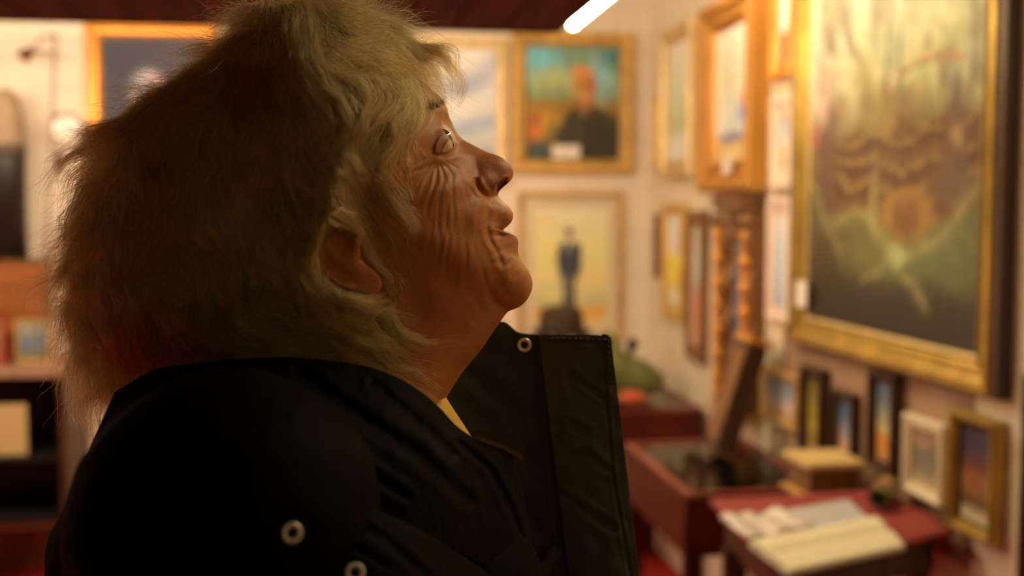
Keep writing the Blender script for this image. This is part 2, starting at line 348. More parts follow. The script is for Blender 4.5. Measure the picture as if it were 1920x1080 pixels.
def p_sail(P):
    P.grad([(0, (190, 130, 50)), (.14, (200, 150, 70)), (.25, (205, 185, 150)), (.6, (215, 190, 130)), (1, (245, 225, 170))])
    P.ell(.5, .05, .7, .06, (205, 160, 90), .4); P.poly([(.30, .22), (.5, .62), (.62, .22)], (205, 195, 190)); P.poly([(.55, .20), (.68, .52), (.9, .20)], (190, 180, 185))
    P.ell(.5, .18, .42, .04, (130, 110, 110), .4); P.line([(.5, .2), (.5, .66)], .012, (120, 90, 60)); P.ell(.85, .45, .1, .05, (215, 120, 80), .5); P.ell(.8, .35, .1, .06, (130, 130, 160), .5); P.ell(.4, .7, .15, .2, (190, 160, 110), .8, .5); P.dapple(6, 5, .1)
def p_red(P):
    P.grad([(0, (190, 60, 25)), (.35, (215, 75, 35)), (.5, (200, 190, 180)), (1, (235, 230, 215))]); P.ell(.4, .75, .12, .3, (150, 160, 190), .5); P.ell(.8, .8, .2, .3, (255, 245, 215), .5); P.ell(.35, .25, .2, .1, (90, 60, 30), .5); P.ell(.7, .15, .3, .08, (225, 90, 40), .5); P.dapple(8, 6, .12)
def p_beach(P):
    P.grad([(0, (150, 110, 60)), (.3, (160, 120, 60)), (.45, (140, 125, 100)), (.7, (130, 140, 140)), (1, (120, 120, 100))]); P.ell(.5, .3, .4, .06, (190, 130, 60), .5); P.ell(.5, .5, .3, .08, (190, 180, 170), .5); P.dapple(7, 2, .15)
def p_field(P):
    P.grad([(0, (150, 120, 60)), (.15, (175, 150, 90)), (.3, (190, 140, 40)), (.55, (210, 160, 55)), (.62, (190, 175, 120)), (1, (175, 175, 135))]); P.ell(.4, .4, .3, .1, (215, 165, 40), .6); P.ell(.6, .12, .3, .06, (210, 180, 140), .6); P.dapple(6, 12, .12)
def p_brown(P):
    P.grad([(0, (150, 90, 50)), (.5, (130, 110, 80)), (1, (140, 130, 90))]); P.ell(.5, .3, .3, .15, (170, 70, 40), .6); P.ell(.5, .7, .3, .15, (150, 145, 110), .6); P.dapple(6, 14, .2)
def p_mirror(P):
    P.grad([(0, (70, 55, 40)), (.5, (60, 58, 55)), (1, (95, 75, 45))]); P.ell(.5, .5, .2, .4, (75, 80, 85), .6); P.dapple(4, 15, .2)
def p_grey(P):
    P.grad([(0, (120, 110, 95)), (.5, (155, 145, 120)), (1, (200, 185, 150))]); P.ell(.5, .45, .18, .5, (125, 130, 125), .5); P.ell(.8, .6, .12, .5, (195, 175, 140), .5); P.dapple(5, 16, .08)
def p_ships(P):
    P.V = P.V / .72
    P.grad([(0, (30, 16, 5)), (.18, (48, 28, 8)), (.30, (85, 65, 20)), (.42, (100, 75, 25)), (.55, (120, 90, 35)), (.7, (145, 120, 60)), (.85, (172, 148, 88)), (1, (208, 186, 135))])
    P.ell(.0, .45, .25, .3, (95, 70, 35), .6, .8); P.ell(.1, .9, .25, .2, (225, 190, 140), .7, .7); P.ell(.5, .86, .25, .14, (205, 185, 100), .8, .6); P.ell(.9, .85, .18, .2, (190, 175, 100), .7, .8)
    r = random.Random(3)
    for i in range(80):      # torn sails, smoke and rigging
        x = r.uniform(.05, 1); y = r.uniform(.6, 1.4); P.ell(x, y, r.uniform(.015, .05), r.uniform(.03, .12), r.choice([(205, 182, 118), (150, 122, 66), (125, 92, 48), (195, 175, 115), (160, 150, 105), (105, 75, 36), (130, 95, 60)]), .6, .6, r.uniform(-35, 35))
    for x, y, h, l in ((.22, .45, .45, -.04), (.50, .40, .6, .02), (.57, .42, .55, .03), (.83, .50, .45, -.03), (.92, .5, .4, .05)): P.line([(x, y), (x + l, y + h)], .006, (110, 80, 40), .8)
    P.line([(.52, .72), (.62, .83), (.78, .84), (.88, .72)], .012, (120, 90, 55), .7); P.line([(.50, .78), (.66, .86), (.92, .83)], .008, (185, 100, 60), .8)
    P.ell(.5, .56, .62, .17, (122, 84, 30), .5, .75)
    for i in range(40): P.ell(r.uniform(.05, .98), r.uniform(.48, .78), r.uniform(.02, .06), r.uniform(.02, .07), r.choice([(150, 110, 50), (85, 50, 20), (130, 85, 35), (170, 140, 65), (70, 40, 16), (120, 60, 25)]), .6, .55, r.uniform(-30, 30))
    # three wooden hulls with lit gun galleries
    def hull(cx, base, w_, h_, lean):
        P.poly([(cx - w_ * .45, base), (cx - w_ * .6, base + h_ * .55), (cx - w_ * .45, base + h_ * .8), (cx + lean, base + h_ * .98), (cx + w_ * .45, base + h_ * .85), (cx + w_ * .62, base + h_ * .5), (cx + w_ * .5, base)], (104, 58, 18), .85)
        for j in range(3):
            yy = base + h_ * (.22 + .24 * j); P.line([(cx - w_ * .5, yy + .03), (cx, yy - .012), (cx + w_ * .5, yy + .03)], .010, (58, 26, 8), .85); P.line([(cx - w_ * .45, yy + .055), (cx, yy + .018), (cx + w_ * .45, yy + .055)], .010, (160, 118, 48), .65)
            for q in range(6):
                xx = cx - w_ * .4 + q * w_ * .16; P.line([(xx, yy + .005), (xx, yy + .05)], .006, (80, 40, 15), .9)
        P.line([(cx - w_ * .4, base + .02), (cx + w_ * .4, base + .02)], .012, (110, 35, 20), .9)
    hull(.30, .40, .34, .28, .02); hull(.84, .38, .34, .34, .04); hull(.62, .34, .28, .36, -.02)
    P.ell(.12, .42, .06, .22, (85, 50, 20), .5, .8, 5); P.ell(.64, .38, .13, .09, (165, 110, 35), .3); P.ell(.64, .37, .08, .07, (125, 75, 25), .3)
    for q in range(5): P.line([(.56 + q * .035, .31), (.58 + q * .03, .44)], .006, (105, 55, 20), .8)
    P.ell(.13, .55, .06, .26, (100, 62, 40), .4, .8); P.poly([(.78, .42), (.83, .66), (.885, .84), (.93, .66), (.95, .42)], (105, 68, 42), .85); P.ell(.88, .62, .025, .03, (170, 120, 60), .5)
    P.ell(.10, .82, .035, .10, (215, 150, 110), .5, .7); P.ell(.03, .68, .03, .05, (170, 70, 45), .5, .7)
    # sea: heaving green foreground with foam crests
    P.poly([(-.1, -.1), (-.1, .58), (.05, .44), (.14, .36), (.3, .38), (.45, .36), (.56, .30), (.68, .28), (.82, .31), (.92, .38), (1.1, .52), (1.1, -.1)], (88, 76, 28), .93)
    P.ell(.35, .24, .3, .09, (110, 95, 40), .6, .8, -20); P.ell(.85, .27, .22, .08, (105, 98, 44), .6, .9, 25); P.ell(.72, .22, .16, .05, (88, 90, 42), .6, .8, 10); P.ell(.12, .22, .15, .14, (62, 42, 15), .6, .9)
    P.ell(.5, .04, .8, .10, (28, 15, 5), .5, .95); P.ell(.2, .12, .3, .08, (45, 28, 8), .6, .8); P.ell(.75, .12, .3, .05, (40, 25, 8), .6, .8)
    for pts, w_ in ([[(-.02, .54), (.06, .44), (.14, .35), (.24, .23)], .007], [[(.18, .37), (.34, .40), (.46, .35), (.55, .28), (.64, .26), (.80, .31), (.90, .38), (1.0, .48)], .013], [[(.40, .38), (.49, .34), (.56, .27), (.66, .18), (.74, .12)], .008], [[(.55, .27), (.48, .19), (.40, .16)], .007]):
        P.line(pts, w_ * 3.5, (140, 115, 50), .35); P.line(pts, w_, (175, 148, 80), .38)
    P.ell(.46, .42, .02, .12, (180, 155, 75), .5, .5); P.ell(.60, .25, .05, .03, (190, 180, 100), .6, .7); P.dapple(10, 21, .16)
def p_small(c):
    def f(P):
        P.grad([(i / (len(c) - 1), x) for i, x in enumerate(c)]); P.ell(.5, .4, .3, .06, tuple(min(255, int(v * 1.25)) for v in c[len(c) // 2]), .6, .7); P.ell(.35, .75, .25, .07, tuple(min(255, int(v * 1.2)) for v in c[-1]), .6, .6); P.dapple(7, len(c) + c[0][0], .18)
    return f
# --- back wall pictures
c, w_, h_ = on_back(163, 42, 413, 420); picture('framed_painting', c, w_, h_, 0, 'dark portrait of a white-haired head in an orange gilt frame, far left', .055, .04, M['orange_gilt'], p_bald, 1.5, inner=(.012, M['gold']))
c, w_, h_ = on_back(425, 66, 952, 345); picture('framed_painting', c, w_, h_, 0, 'wide painting of grey and white clouds in a pale gold frame, behind the woman\'s forehead', .05, .035, M['gold_pale'], p_clouds, .8)
c, w_, h_ = on_back(960, 60, 1188, 325); picture('framed_painting', c, w_, h_, 0, 'portrait of a bald man in a dark coat against blue-green sky in a gold frame', .052, .04, M['gold'], p_portrait, .75, card=(.44, .15, .125, .06), inner=(.014, M['gold_pale']))
c, w_, h_ = on_back(972, 360, 1170, 640); picture('framed_painting', c, w_, h_, 0, 'pale yellow picture of a standing man in a dark suit, thin frame', .022, .025, M['gold'], p_man, .62, mount=.045, inner=(.006, M['cream_paint']))
# --- right wall pictures (thickness matters: near outer sides are in view)
RZ = -R(90)
def rp(px, label, fw_, ft, fm, pt, k, at='far', **kw):
    c, w_, h_ = on_right(*px, t=ft, at=at); return picture('framed_painting', c, w_, h_, RZ, label, fw_, ft, fm, pt, k, **kw)
rp((1236, 1292, 62, 335), 'pale yellow painting in a light gold frame, upper row, nearest the corner', .07, .045, M['gold_pale'], p_pale, .8)
rp((1306, 1403, 20, 362), 'white sailing boats painting in a deep orange-brown wooden frame, upper row', .085, .075, M['orange_wood'], p_sail, .8, card=(.60, .135, .08, .06), inner=(.02, M['orange_gilt']))
rp((1443, 1484, -40, 152), 'painting with a red-orange foreground and white sky, left of the ship painting, upper of two', .045, .03, M['orange_gilt'], p_red, .9, inner=(.012, M['cream_paint']))
rp((1441, 1486, 182, 358), 'small beach painting in a pinkish white frame, below the red-orange painting', .07, .03, M['pink_white'], p_beach, .6)
rp((1224, 1236, 180, 318), 'narrow dark gilt frame in the corner beside the pale yellow painting', .03, .025, M['gold_olive'], p_brown, .7)
rp((1225, 1237, 400, 520), 'small brown-framed picture in the corner, lower row', .03, .03, M['brown_wood'], p_brown, .6)
rp((1240, 1276, 382, 595), 'painting of a yellow field under a pale sky in a gold frame, lower row', .05, .03, M['gold'], p_field, .55)
rp((1284, 1316, 395, 670), 'tall painting in a reddish-brown wooden frame, lower row beside the carved frame', .06, .03, M['brown_wood'], p_brown, .5, inner=(.012, M['pink_white']))
rp((1436, 1482, 372, 600), 'tall grey-blue and cream picture in a pale frame, beside the carved frame', .05, .02, M['pink_white'], p_grey, .5)
ft = .04
ships = rp((1487, 1866, -140, 640), 'huge painting of tall ships in a stormy green sea, gold frame, on the right wall', .062, ft, M['gold_olive'], p_ships, 1.15, card=(.075, .118, .075, .075), inner=(.02, M['gold_pale']), kind=0)
c, w_, h_ = on_right(1487, 1866, -140, 640, t=ft)
moulding('outer_frame', w_ + .05, h_ + .002, [(0, .001), (0, .034), (.026, .034), (.026, .001)], M['dark_wood'], ships)
# carved frame
c, w_, h_ = on_right(1338, 1398, 398, 750, t=.07)
carv = picture('carved_mirror', c, w_, h_, RZ, 'tall ornate carved wooden mirror frame with knobbly gilt edges, below the sailing boats painting', .085, .06, M['brown_wood'], p_mirror, .5, cat='mirror', ripple=.012, seg=26)
for s in (-1, 1):
    bm = bmesh.new()
    for i in range(15): bmesh.ops.create_icosphere(bm, subdivisions=2, radius=.017 + .006 * (i % 2), matrix=Matrix.Translation((s * (w_ / 2 - .03), -.062, -h_ / 2 + .04 + i * (h_ - .08) / 14)) @ Matrix.Diagonal((1, .9, 1.25, 1)))
    obj('carved_beads', bm, M['orange_gilt'], carv, True)
bm = bmesh.new()
box(bm, (0, -.04, h_ / 2 + .02), (w_ - .01, .08, .035), None, .008); box(bm, (0, -.045, h_ / 2 + .045), (w_ + .005, .09, .02), None, .006)
for s in (-1, 1): bmesh.ops.create_icosphere(bm, subdivisions=2, radius=.03, matrix=Matrix.Translation((s * (w_ / 2 - .02), -.06, h_ / 2 - .03)))
obj('crest', bm, M['brown_wood'], carv)
mbox('base_ledge', (0, -.04, -h_ / 2 - .012), (w_, .085, .03), M['gold'], carv, bev=.006)
# --- small pictures under the ship painting
rp((1424, 1492, 684, 780), 'pale pinkish seascape print in a wide gold-based frame, low row, farthest left', .025, .02, M['gold'], p_small([(150, 105, 65), (165, 120, 85), (110, 100, 90), (105, 95, 85)]), .5)
rp((1497, 1536, 682, 868), 'narrow dark-framed picture with a yellow centre, low row beneath the ship painting\'s left end', .03, .035, M['dark_wood'], p_small([(120, 80, 40), (110, 80, 25), (125, 95, 20), (70, 50, 20)]), .55)
rp((1558, 1596, 728, 866), 'small picture with a blue patch in a dark frame, low row, second dark frame', .022, .03, M['dark_wood'], p_small([(165, 110, 80), (150, 100, 65), (60, 80, 85), (45, 50, 50)]), .6)
rp((1624, 1672, 690, 872), 'dark-framed picture of an orange sunset under grey-blue sky, low row', .025, .035, M['dark_wood'], p_small([(150, 100, 50), (165, 90, 15), (130, 110, 70), (85, 85, 75), (60, 60, 65)]), .6)
rp((1691, 1766, 772, 918), 'cream-framed picture with a dark grey centre, low row beside the gold-framed sunset', .028, .025, M['cream_paint'], p_small([(125, 100, 60), (75, 60, 40), (75, 62, 42), (110, 70, 45)]), .4, inner=(.006, M['gold']))
rp((1777, 1860, 765, 985), 'purple and orange sunset picture in a black and gold frame, nearest in the low row', .022, .035, M['gold_olive'], p_small([(170, 140, 90), (65, 35, 10), (120, 70, 15), (75, 25, 20), (40, 28, 35), (35, 25, 28)]), .55, inner=(.007, M['black']))
p = atX(1917, 700, XW - .02)
picture('framed_painting', (XW - .002, p.y - .15, p.z - .3), .30, .60, RZ, 'edge of a dark wooden frame at the right border of the photo', .03, .02, M['dark_wood'], p_brown, .5)
print('pictures done')
# ------------------------------------------------------------------ display cases
def case(x0, x1, y0, y1, ztop, hbox, label, items):
    t = thing('display_case', ((x0 + x1) / 2, (y0 + y1) / 2, 0), label, 'display case')
    w_, d_ = x1 - x0, y1 - y0; zb = ztop - hbox
    for sx in (-1, 1): mbox('side_panel', (sx * (w_ / 2 - .01), 0, (zb + ztop) / 2 - .006), (.02, d_ - .004, hbox - .012), M['red_wood'], t)
    for sy in (-1, 1): mbox('end_panel', (0, sy * (d_ / 2 - .01), (zb + ztop) / 2 - .006), (w_ - .042, .02, hbox - .012), M['red_wood'], t)
    mbox('tray', (0, 0, ztop - .05), (w_ - .044, d_ - .044, .02), M['paper_tray'], t)
    bm = bmesh.new(); rw = .028
    for s in (-1, 1):
        box(bm, (s * (w_ / 2 - rw / 2), 0, ztop), (rw, d_ + .012, .014), None, .003); box(bm, (0, s * (d_ / 2 - rw / 2 + .004), ztop), (w_ - 2 * rw, rw, .014), None, .003)
    obj('lid_frame', bm, M['rim_red'], t)
    mbox('glass_pane', (0, 0, ztop), (w_ - 2 * rw, d_ - 2 * rw, .004), M['glass'], t, bev=0)
    for sx in (-1, 1):
        for sy in (-1, 1): mbox('leg', (sx * (w_ / 2 - .03), sy * (d_ / 2 - .03), zb / 2), (.045, .045, zb), M['red_wood'], t)
    mbox('keyhole_plate', (-w_ / 2 - .001, -d_ * .25, ztop - .06), (.003, .018, .026), M['black'], t)
    return t
M['paper_tray'] = mat('tray_lining', (.50, .40, .22), .8, var=.3, vscale=5)
case(.905, 1.325, 2.95, 3.64, .725, .17, 'mahogany glass-topped display case, the nearer one, holding pale papers', None)
case(.90, 1.325, 4.10, 4.78, .752, .17, 'mahogany glass-topped display case, the farther one, near the corner', None)
def flat_item(name, loc, s, rz, m, label, cat, group=None):
    o = mbox(name, (0, 0, 0), s, m, bev=.0008); o.location = loc; o.rotation_euler = (0, 0, rz); return tag(o, label, cat, group)
M['ph1'] = mat('old_photo', (.30, .25, .14), .7, var=.4, vscale=14); M['ph2'] = mat('dark_photo', (.07, .06, .04), .6, var=.5, vscale=16); M['ph3'] = mat('ochre_paper', (.55, .42, .2), .7, var=.2, vscale=20)
for x, y, sx, sy, m, l in ((1.00, 3.10, .13, .22, 'ph3', 'pale ochre paper under the glass of the nearer case, front left'), (1.00, 3.40, .13, .26, 'ph1', 'mottled brown photograph under the glass of the nearer case, back left'),
        (1.13, 3.15, .08, .30, 'ph2', 'dark photograph under the glass of the nearer case, front middle'), (1.24, 3.20, .11, .24, 'ph1', 'brown print under the glass of the nearer case, right side'), (1.17, 3.46, .10, .16, 'ph2', 'small dark print at the back of the nearer case')):
    flat_item('photograph', (x, y, .6865), (sx, sy, .002), 0, M[m], l, 'photograph')
# red cloth-covered stand in front
t = thing('reading_table', (1.10, 2.42, 0), 'small table with a dull red cloth top, holding an open book and papers', 'table')
bm = bmesh.new(); TZ = .80
pts = [atZ(1352, 975, TZ), atZ(1480, 1095, TZ), atZ(1835, 1034, TZ), atZ(1620, 962, TZ)]
q = [Vector((.868, 2.63, 0)), Vector((.83, 2.13, 0)), Vector((1.32, 2.30, 0)), Vector((1.335, 2.66, 0))]
NU, NV = 30, 24; g = []
for j in range(NV + 1):
    for i in range(NU + 1):
        a, b = i / NU, j / NV; p = (q[0] * (1 - a) + q[3] * a) * (1 - b) + (q[1] * (1 - a) + q[2] * a) * b
        g.append(bm.verts.new((p.x - 1.10, p.y - 2.42, TZ - .006 * math.sin(a * 9 + b * 3) * b - (.012 * b ** 6))))
for j in range(NV):
    for i in range(NU): k = j * (NU + 1) + i; bm.faces.new((g[k], g[k + NU + 1], g[k + NU + 2], g[k + 1]))
o = obj('cloth_top', bm, M['red_cloth'], t, True); sm = o.modifiers.new('thickness', 'SOLIDIFY'); sm.thickness = .012; sm.offset = -1
bm = bmesh.new(); L = [[bm.verts.new((p.x - 1.10 + (.03 if p.x < 1.1 else -.03), p.y - 2.42 + (.03 if p.y < 2.4 else -.03), z)) for p in q] for z in (TZ - .10, TZ - .028)]
for k in range(4): bm.faces.new((L[0][k], L[0][(k + 1) % 4], L[1][(k + 1) % 4], L[1][k]))
bm.faces.new(L[0][::-1]); bm.faces.new(L[1]); bmesh.ops.recalc_face_normals(bm, faces=bm.faces); obj('apron', bm, M['dark_wood'], t)
for x, y in ((.90, 2.22), (.90, 2.56), (1.27, 2.36), (1.29, 2.60)): mbox('leg', (x - 1.10, y - 2.42, (TZ - .10) / 2), (.035, .035, TZ - .10), M['dark_wood'], t)
def sheet(name, cr, z0, th, m, parent=None, bulge=0, n=24, curl=0):
    """soft slab between four corners (back-left, front-left, front-right, back-right)"""
    c = [Vector((p.x, p.y, 0)) for p in cr]; V = []; Fc = []
    for j in range(n + 1):
        for i in range(n + 1):
            a, b = i / n, j / n; p = (c[0] * (1 - a) + c[3] * a) * (1 - b) + (c[1] * (1 - a) + c[2] * a) * b
            h = bulge(a, b) if bulge else 0; V.append((p.x, p.y, z0 + h))
    m_ = n + 1; tot = m_ * m_
    V += [(x, y, z0) if bulge else (x, y, z - th) for x, y, z in V[:tot]]
    V[tot:] = [(x, y, z0 - .0 - .0005) for x, y, z in V[tot:]] if bulge else V[tot:]
    for j in range(n):
        for i in range(n): k = j * m_ + i; Fc.append((k, k + m_, k + m_ + 1, k + 1)); Fc.append((tot + k, tot + k + 1, tot + k + m_ + 1, tot + k + m_))
    ring = [i for i in range(m_)] + [j * m_ + n for j in range(1, m_)] + [n * m_ + i for i in range(n - 1, -1, -1)] + [j * m_ for j in range(n - 1, 0, -1)]
    for a, b in zip(ring, ring[1:] + ring[:1]): Fc.append((a, b, tot + b, tot + a))
    o = npmesh(name, V, Fc, m, parent, False)
    bm = bmesh.new(); bm.from_mesh(o.data); bmesh.ops.recalc_face_normals(bm, faces=bm.faces); bm.to_mesh(o.data); bm.free(); return o
BZ = TZ + .009
M['page'] = mat('book_page', (.72, .69, .50), .7); M['film'] = mat('clear_folder', (.75, .72, .70), .14, spec=.8, coat=.8); M['sheet'] = mat('bluish_paper', (.52, .54, .60), .35)
bt = thing('open_book', (0, 0, 0), 'open book with blank cream pages on the red cloth', 'book')
bc = [atZ(1405, 1022, BZ), atZ(1478, 1078, BZ), atZ(1695, 1030, BZ), atZ(1640, 975, BZ)]
off = (bc[0] + bc[2]) / 2; bt.location = (off.x, off.y, BZ); bc = [p - Vector((off.x, off.y, 0)) for p in bc]
M['cover'] = mat('grey_cover', (.30, .27, .22), .7)
sheet('cover', [p * 1.03 for p in bc], .0, .003, M['cover'], bt)
sheet('pages', bc, .0005, 0, M['page'], bt, lambda a, b: .004 + .013 * min(1, abs(b - .46) * 5) ** .6 * (1 - .55 * abs(b - .46) * 2) * (1 if .0 < b < 1 else .75))
def loose(name, px, dz, th, m, label, bulge=None):
    c = [atZ(x, y, BZ + dz) for x, y in px]; o = sheet(name, c, BZ + dz, th, m, None, bulge); return tag(o, label, 'folder' if 'folder' in name else 'paper')
loose('plastic_folder', ((1350, 972), (1402, 1012), (1530, 990), (1455, 958)), .002, .002, M['film'], 'crumpled clear plastic folder shining on the red table, left of the papers', lambda a, b: .006 + .006 * math.sin(a * 7 + b * 3) * math.sin(b * 6 + 1) + .004 * math.sin(a * 15))
loose('paper_sheets', ((1462, 958), (1535, 990), (1630, 972), (1590, 936)), .002, .006, M['sheet'], 'pale bluish-grey sheets of paper lying behind the open book')
# small items near the wall
c0 = atX(1688, 930, 1.27); bx = thing('wooden_box', (1.235, 2.80, 0), 'small brown box with a cream lid near the low row of pictures', 'box')
zb = .725
bx.location = (1.232, 2.80, 0)
mbox('body', (0, 0, .805), (.13, .15, .07), M['brown_wood'], bx); mbox('lid', (0, 0, .849), (.16, .18, .018), M['cream_lid'] if 'cream_lid' in M else mat('cream_lid', (.62, .46, .20), .5), bx, bev=.004)
mbox('stand', (0, 0, .765), (.17, .17, .012), M['gold'], bx)
for s in (-1, 1): mbox('leg', (s * .06, 0, .38), (.02, .12, .758), M['dark_wood'], bx)
wv = thing('rolled_mat', (1.262, 2.52, .8335), 'rolled woven mat with an orange patch and a dark open end, by the wall', 'mat', rotz=R(-35))
M['woven'] = mat('woven_straw', (.20, .15, .06), .8, bump=1, bscale=90, var=.5, vscale=30)
bm = bmesh.new(); pts = []
for k in range(60):
    a = k / 59 * 4.2 * math.pi; rr = .012 + .010 * k / 59 * 1.2; pts.append((rr * math.cos(a), rr * math.sin(a)))
vs = [[bm.verts.new((x, y, z)) for x, z in pts] for y in np.linspace(-.075, .075, 9)]
for a, b in zip(vs, vs[1:]):
    for k in range(59): bm.faces.new((a[k], a[k + 1], b[k + 1], b[k]))
o = obj('roll', bm, M['woven'], wv, True); sm = o.modifiers.new('thickness', 'SOLIDIFY'); sm.thickness = .0025
lathe('band', [(.0245, -.01), (.026, -.01), (.026, .01), (.0245, .01)], mat('orange_band', (.55, .2, .04), .6), wv).rotation_euler = (R(90), 0, 0)
# leaning wooden board
ld = thing('leaning_picture', (1.235, 3.70, .0), 'dark wooden picture block with an orange top edge, leaning on the nearer case', 'picture')
pA = atX(1378, 838, 1.15); pB = atX(1436, 655, 1.15)
mid = (pA + pB) / 2; dz = (pB.z - pA.z); dy = pB.y - pA.y
ld.location = (1.215, 3.37, .915); Lh = .35
ang = math.atan2(60, 190)
ld.rotation_euler = (0, ang, 0)
mbox('frame', (0, .06, 0), (.062, .13, Lh), M['dark_wood'], ld, bev=.006)
mbox('top_edge', (0, .06, Lh / 2 + .010), (.078, .15, .02), M['orange_gilt'], ld, bev=.004)
mbox('backing', (-.034, .06, 0), (.006, .11, Lh - .05), M['brown_wood'], ld)
# hat on a pedestal, green bag and toy on the far case
hp = atY(1052, 625, 4.45)
pd = thing('pedestal', (hp.x, 4.45, 0), 'dark wooden pedestal behind the jacket collar, carrying a brown felt hat', 'pedestal')
lathe('column', [(.09, .02), (.06, .06), (.045, .12), (.045, hp.z - .06), (.07, hp.z - .02)], M['dark_wood'], pd); lathe('plinth', [(.12, 0), (.12, .02)], M['dark_wood'], pd); lathe('top_plate', [(.11, hp.z - .0199), (.11, hp.z)], M['dark_wood'], pd)
M['felt'] = mat('brown_felt', (.05, .026, .010), .9, bump=.4, bscale=150)
ht = thing('felt_hat', (hp.x, 4.45, hp.z + .001), 'dark brown felt hat in front of the picture of the standing man', 'hat')
lathe('brim', [(.085, .010), (.118, .002), (.130, .010), (.118, .008), (.085, .016)], M['felt'], ht)
lathe('crown', [(.092, .004), (.090, .05), (.084, .088), (.066, .106), (.03, .098), (.001, .094)], M['felt'], ht)
lathe('band', [(.093, .012), (.0945, .012), (.0935, .034), (.0915, .034)], M['black'], ht)
gp = atY(1178, 738, 4.30)
gb = thing('green_bag', (gp.x, 4.36, .7595), 'olive green soft bag with a black knob, slumped on the farther display case', 'bag', rotz=R(-12))
bm = bmesh.new(); bmesh.ops.create_icosphere(bm, subdivisions=4, radius=1)
for v in bm.verts:
    x, y, z = v.co; s_ = 1.0 - .35 * max(0, z)
    v.co = Vector((x * .155 * s_ + .03 * (-z), y * .08 * s_, (z + 1) * .115 * (1 - .32 * x - .1 * math.sin(5 * x)))); v.co.z = max(v.co.z, .0)
M['olive'] = mat('olive_cloth', (.16, .17, .05), .85, bump=.4, bscale=60, var=.3, vscale=12)
obj('body', bm, M['olive'], gb, True)
bm = bmesh.new(); bmesh.ops.create_icosphere(bm, subdivisions=3, radius=.024, matrix=Matrix.Translation((.030, -.01, .215))); tube_bm(bm, [(.015, 0, .15), (.028, -.008, .205)], .012, 10); obj('knob', bm, M['black'], gb, True)
bm = bmesh.new(); bmesh.ops.create_icosphere(bm, subdivisions=3, radius=1, matrix=Matrix.Translation((gp.x - .015, 4.19, .7875)) @ Matrix.Diagonal((.06, .05, .0275, 1)))
tag(obj('red_pouch', bm, mat('red_orange_cloth', (.50, .10, .05), .8, bump=.4, bscale=80, var=.4, vscale=20), None, True), 'small reddish-orange pouch in front of the olive green bag', 'pouch')

# ------------------------------------------------------------------ left side, by the back wall
zt = atY(50, 688, 4.62).z; xr = atY(118, 700, 4.55).x
cb = thing('cabinet', ((xr - 1.9) / 2, 4.78, 0), 'black open cabinet with a pinkish worn top against the back wall, far left', 'cabinet')
cw = xr + 1.9; hw = cw / 2
mbox('top', (0, 0, zt - .02), (cw, .42, .035), mat('worn_top', (.40, .24, .17), .5, var=.2), cb, bev=.004)
zlo = max(atY(50, 985, 4.60).z, .16)
for x in (-hw + .015, hw - .015): mbox('side_panel', (x, 0, (zt - .04 + zlo) / 2), (.03, .38, zt - .04 - zlo), M['dark_wood'], cb)
mbox('back_panel', (0, .185, (zt - .04 + zlo) / 2), (cw - .062, .01, zt - .045 - zlo), M['black'], cb)
z1 = atY(50, 856, 4.62).z; z2 = atY(50, 985, 4.60).z
for z in (z1 - .01, zlo + .012): mbox('shelf', (0, 0, z), (cw - .062, .34, .02), M['black'], cb)
for x in (-hw + .02, hw - .02):
    for y in (-.17, .17): mbox('leg', (x, y, zlo / 2), (.03, .03, zlo), M['dark_wood'], cb)
p = atY(18, 800, 4.66); o = mbox('cream_card', (0, 0, 0), (.13, .012, .20), mat('cream_card', (.62, .46, .22), .7), bev=.001); o.location = (p.x, 4.66, z1 + .1005); tag(o, 'cream yellow card standing inside the black cabinet', 'card')
z3 = atY(40, 492, 4.90).z
pn = thing('plank_chest', ((xr - 2.0) / 2, 4.89, zt), 'orange-brown wooden chest of planks standing on the black cabinet', 'chest')
pw = xr + 1.74; bm = bmesh.new(); nP = 4; ph = (z3 - zt) / nP
for i in range(nP): box(bm, (0, 0, .001 + ph * (i + .5)), (pw, .15, ph - .004), None, .003)
obj('body', bm, mat('orange_plank', (.28, .09, .018), .5, var=.3, vscale=5, stretch=(.6, 6, 6)), pn)
mbox('lid', (0, 0, z3 - zt + .006), (pw + .02, .17, .014), M['brown_wood'], pn)
def stand_frame(x0, x1, y0, y1, Y, fm, pt, label, k=.35, fwid=.012):
    a = atY(x0, y0, Y); b = atY(x1, y1, Y); h = a.z - zt - .0
    return picture('framed_picture', ((a.x + b.x) / 2, Y, zt + h / 2 + .001), b.x - a.x, h, 0, label, fwid, .015, fm, pt, k, cat='picture')
stand_frame(28, 98, 598, 682, 4.74, M['gold'], p_small([(70, 55, 30), (60, 60, 55), (95, 80, 50)]), 'small dark print in a dull gold frame leaning on the wooden chest')
stand_frame(-60, 14, 592, 682, 4.70, mat('red_frame', (.40, .03, .02), .5), p_small([(80, 40, 20), (90, 60, 30)]), 'picture with a red frame cut off by the left border')
# black cylinder with rounded pale top
p = atY(18, 485, 4.88); zc = z3 + .0135; hc = atY(30, 165, 4.88).z - zc
sh = thing('shell_case', (p.x, 4.88, zc), 'tall black cylinder with a rounded grey-beige nose, standing on the wooden chest', 'ornament')
r_ = .070; lathe('casing', [(r_, 0), (r_, hc * .62), (r_ - .003, hc * .64)], M['black'], sh)
lathe('nose', [(r_ - .002, hc * .641), (r_ + .002, hc * .68), (r_ + .004, hc * .78), (r_ * .93, hc * .88), (r_ * .7, hc * .95), (r_ * .4, hc * .985), (.002, hc)], mat('grey_beige', (.38, .28, .19), .6, var=.15), sh)
lathe('band', [(r_ + .001, hc * .60), (r_ + .006, hc * .60), (r_ + .006, hc * .67), (r_ + .001, hc * .67)], mat('dark_grey_band', (.09, .06, .05), .5), sh)
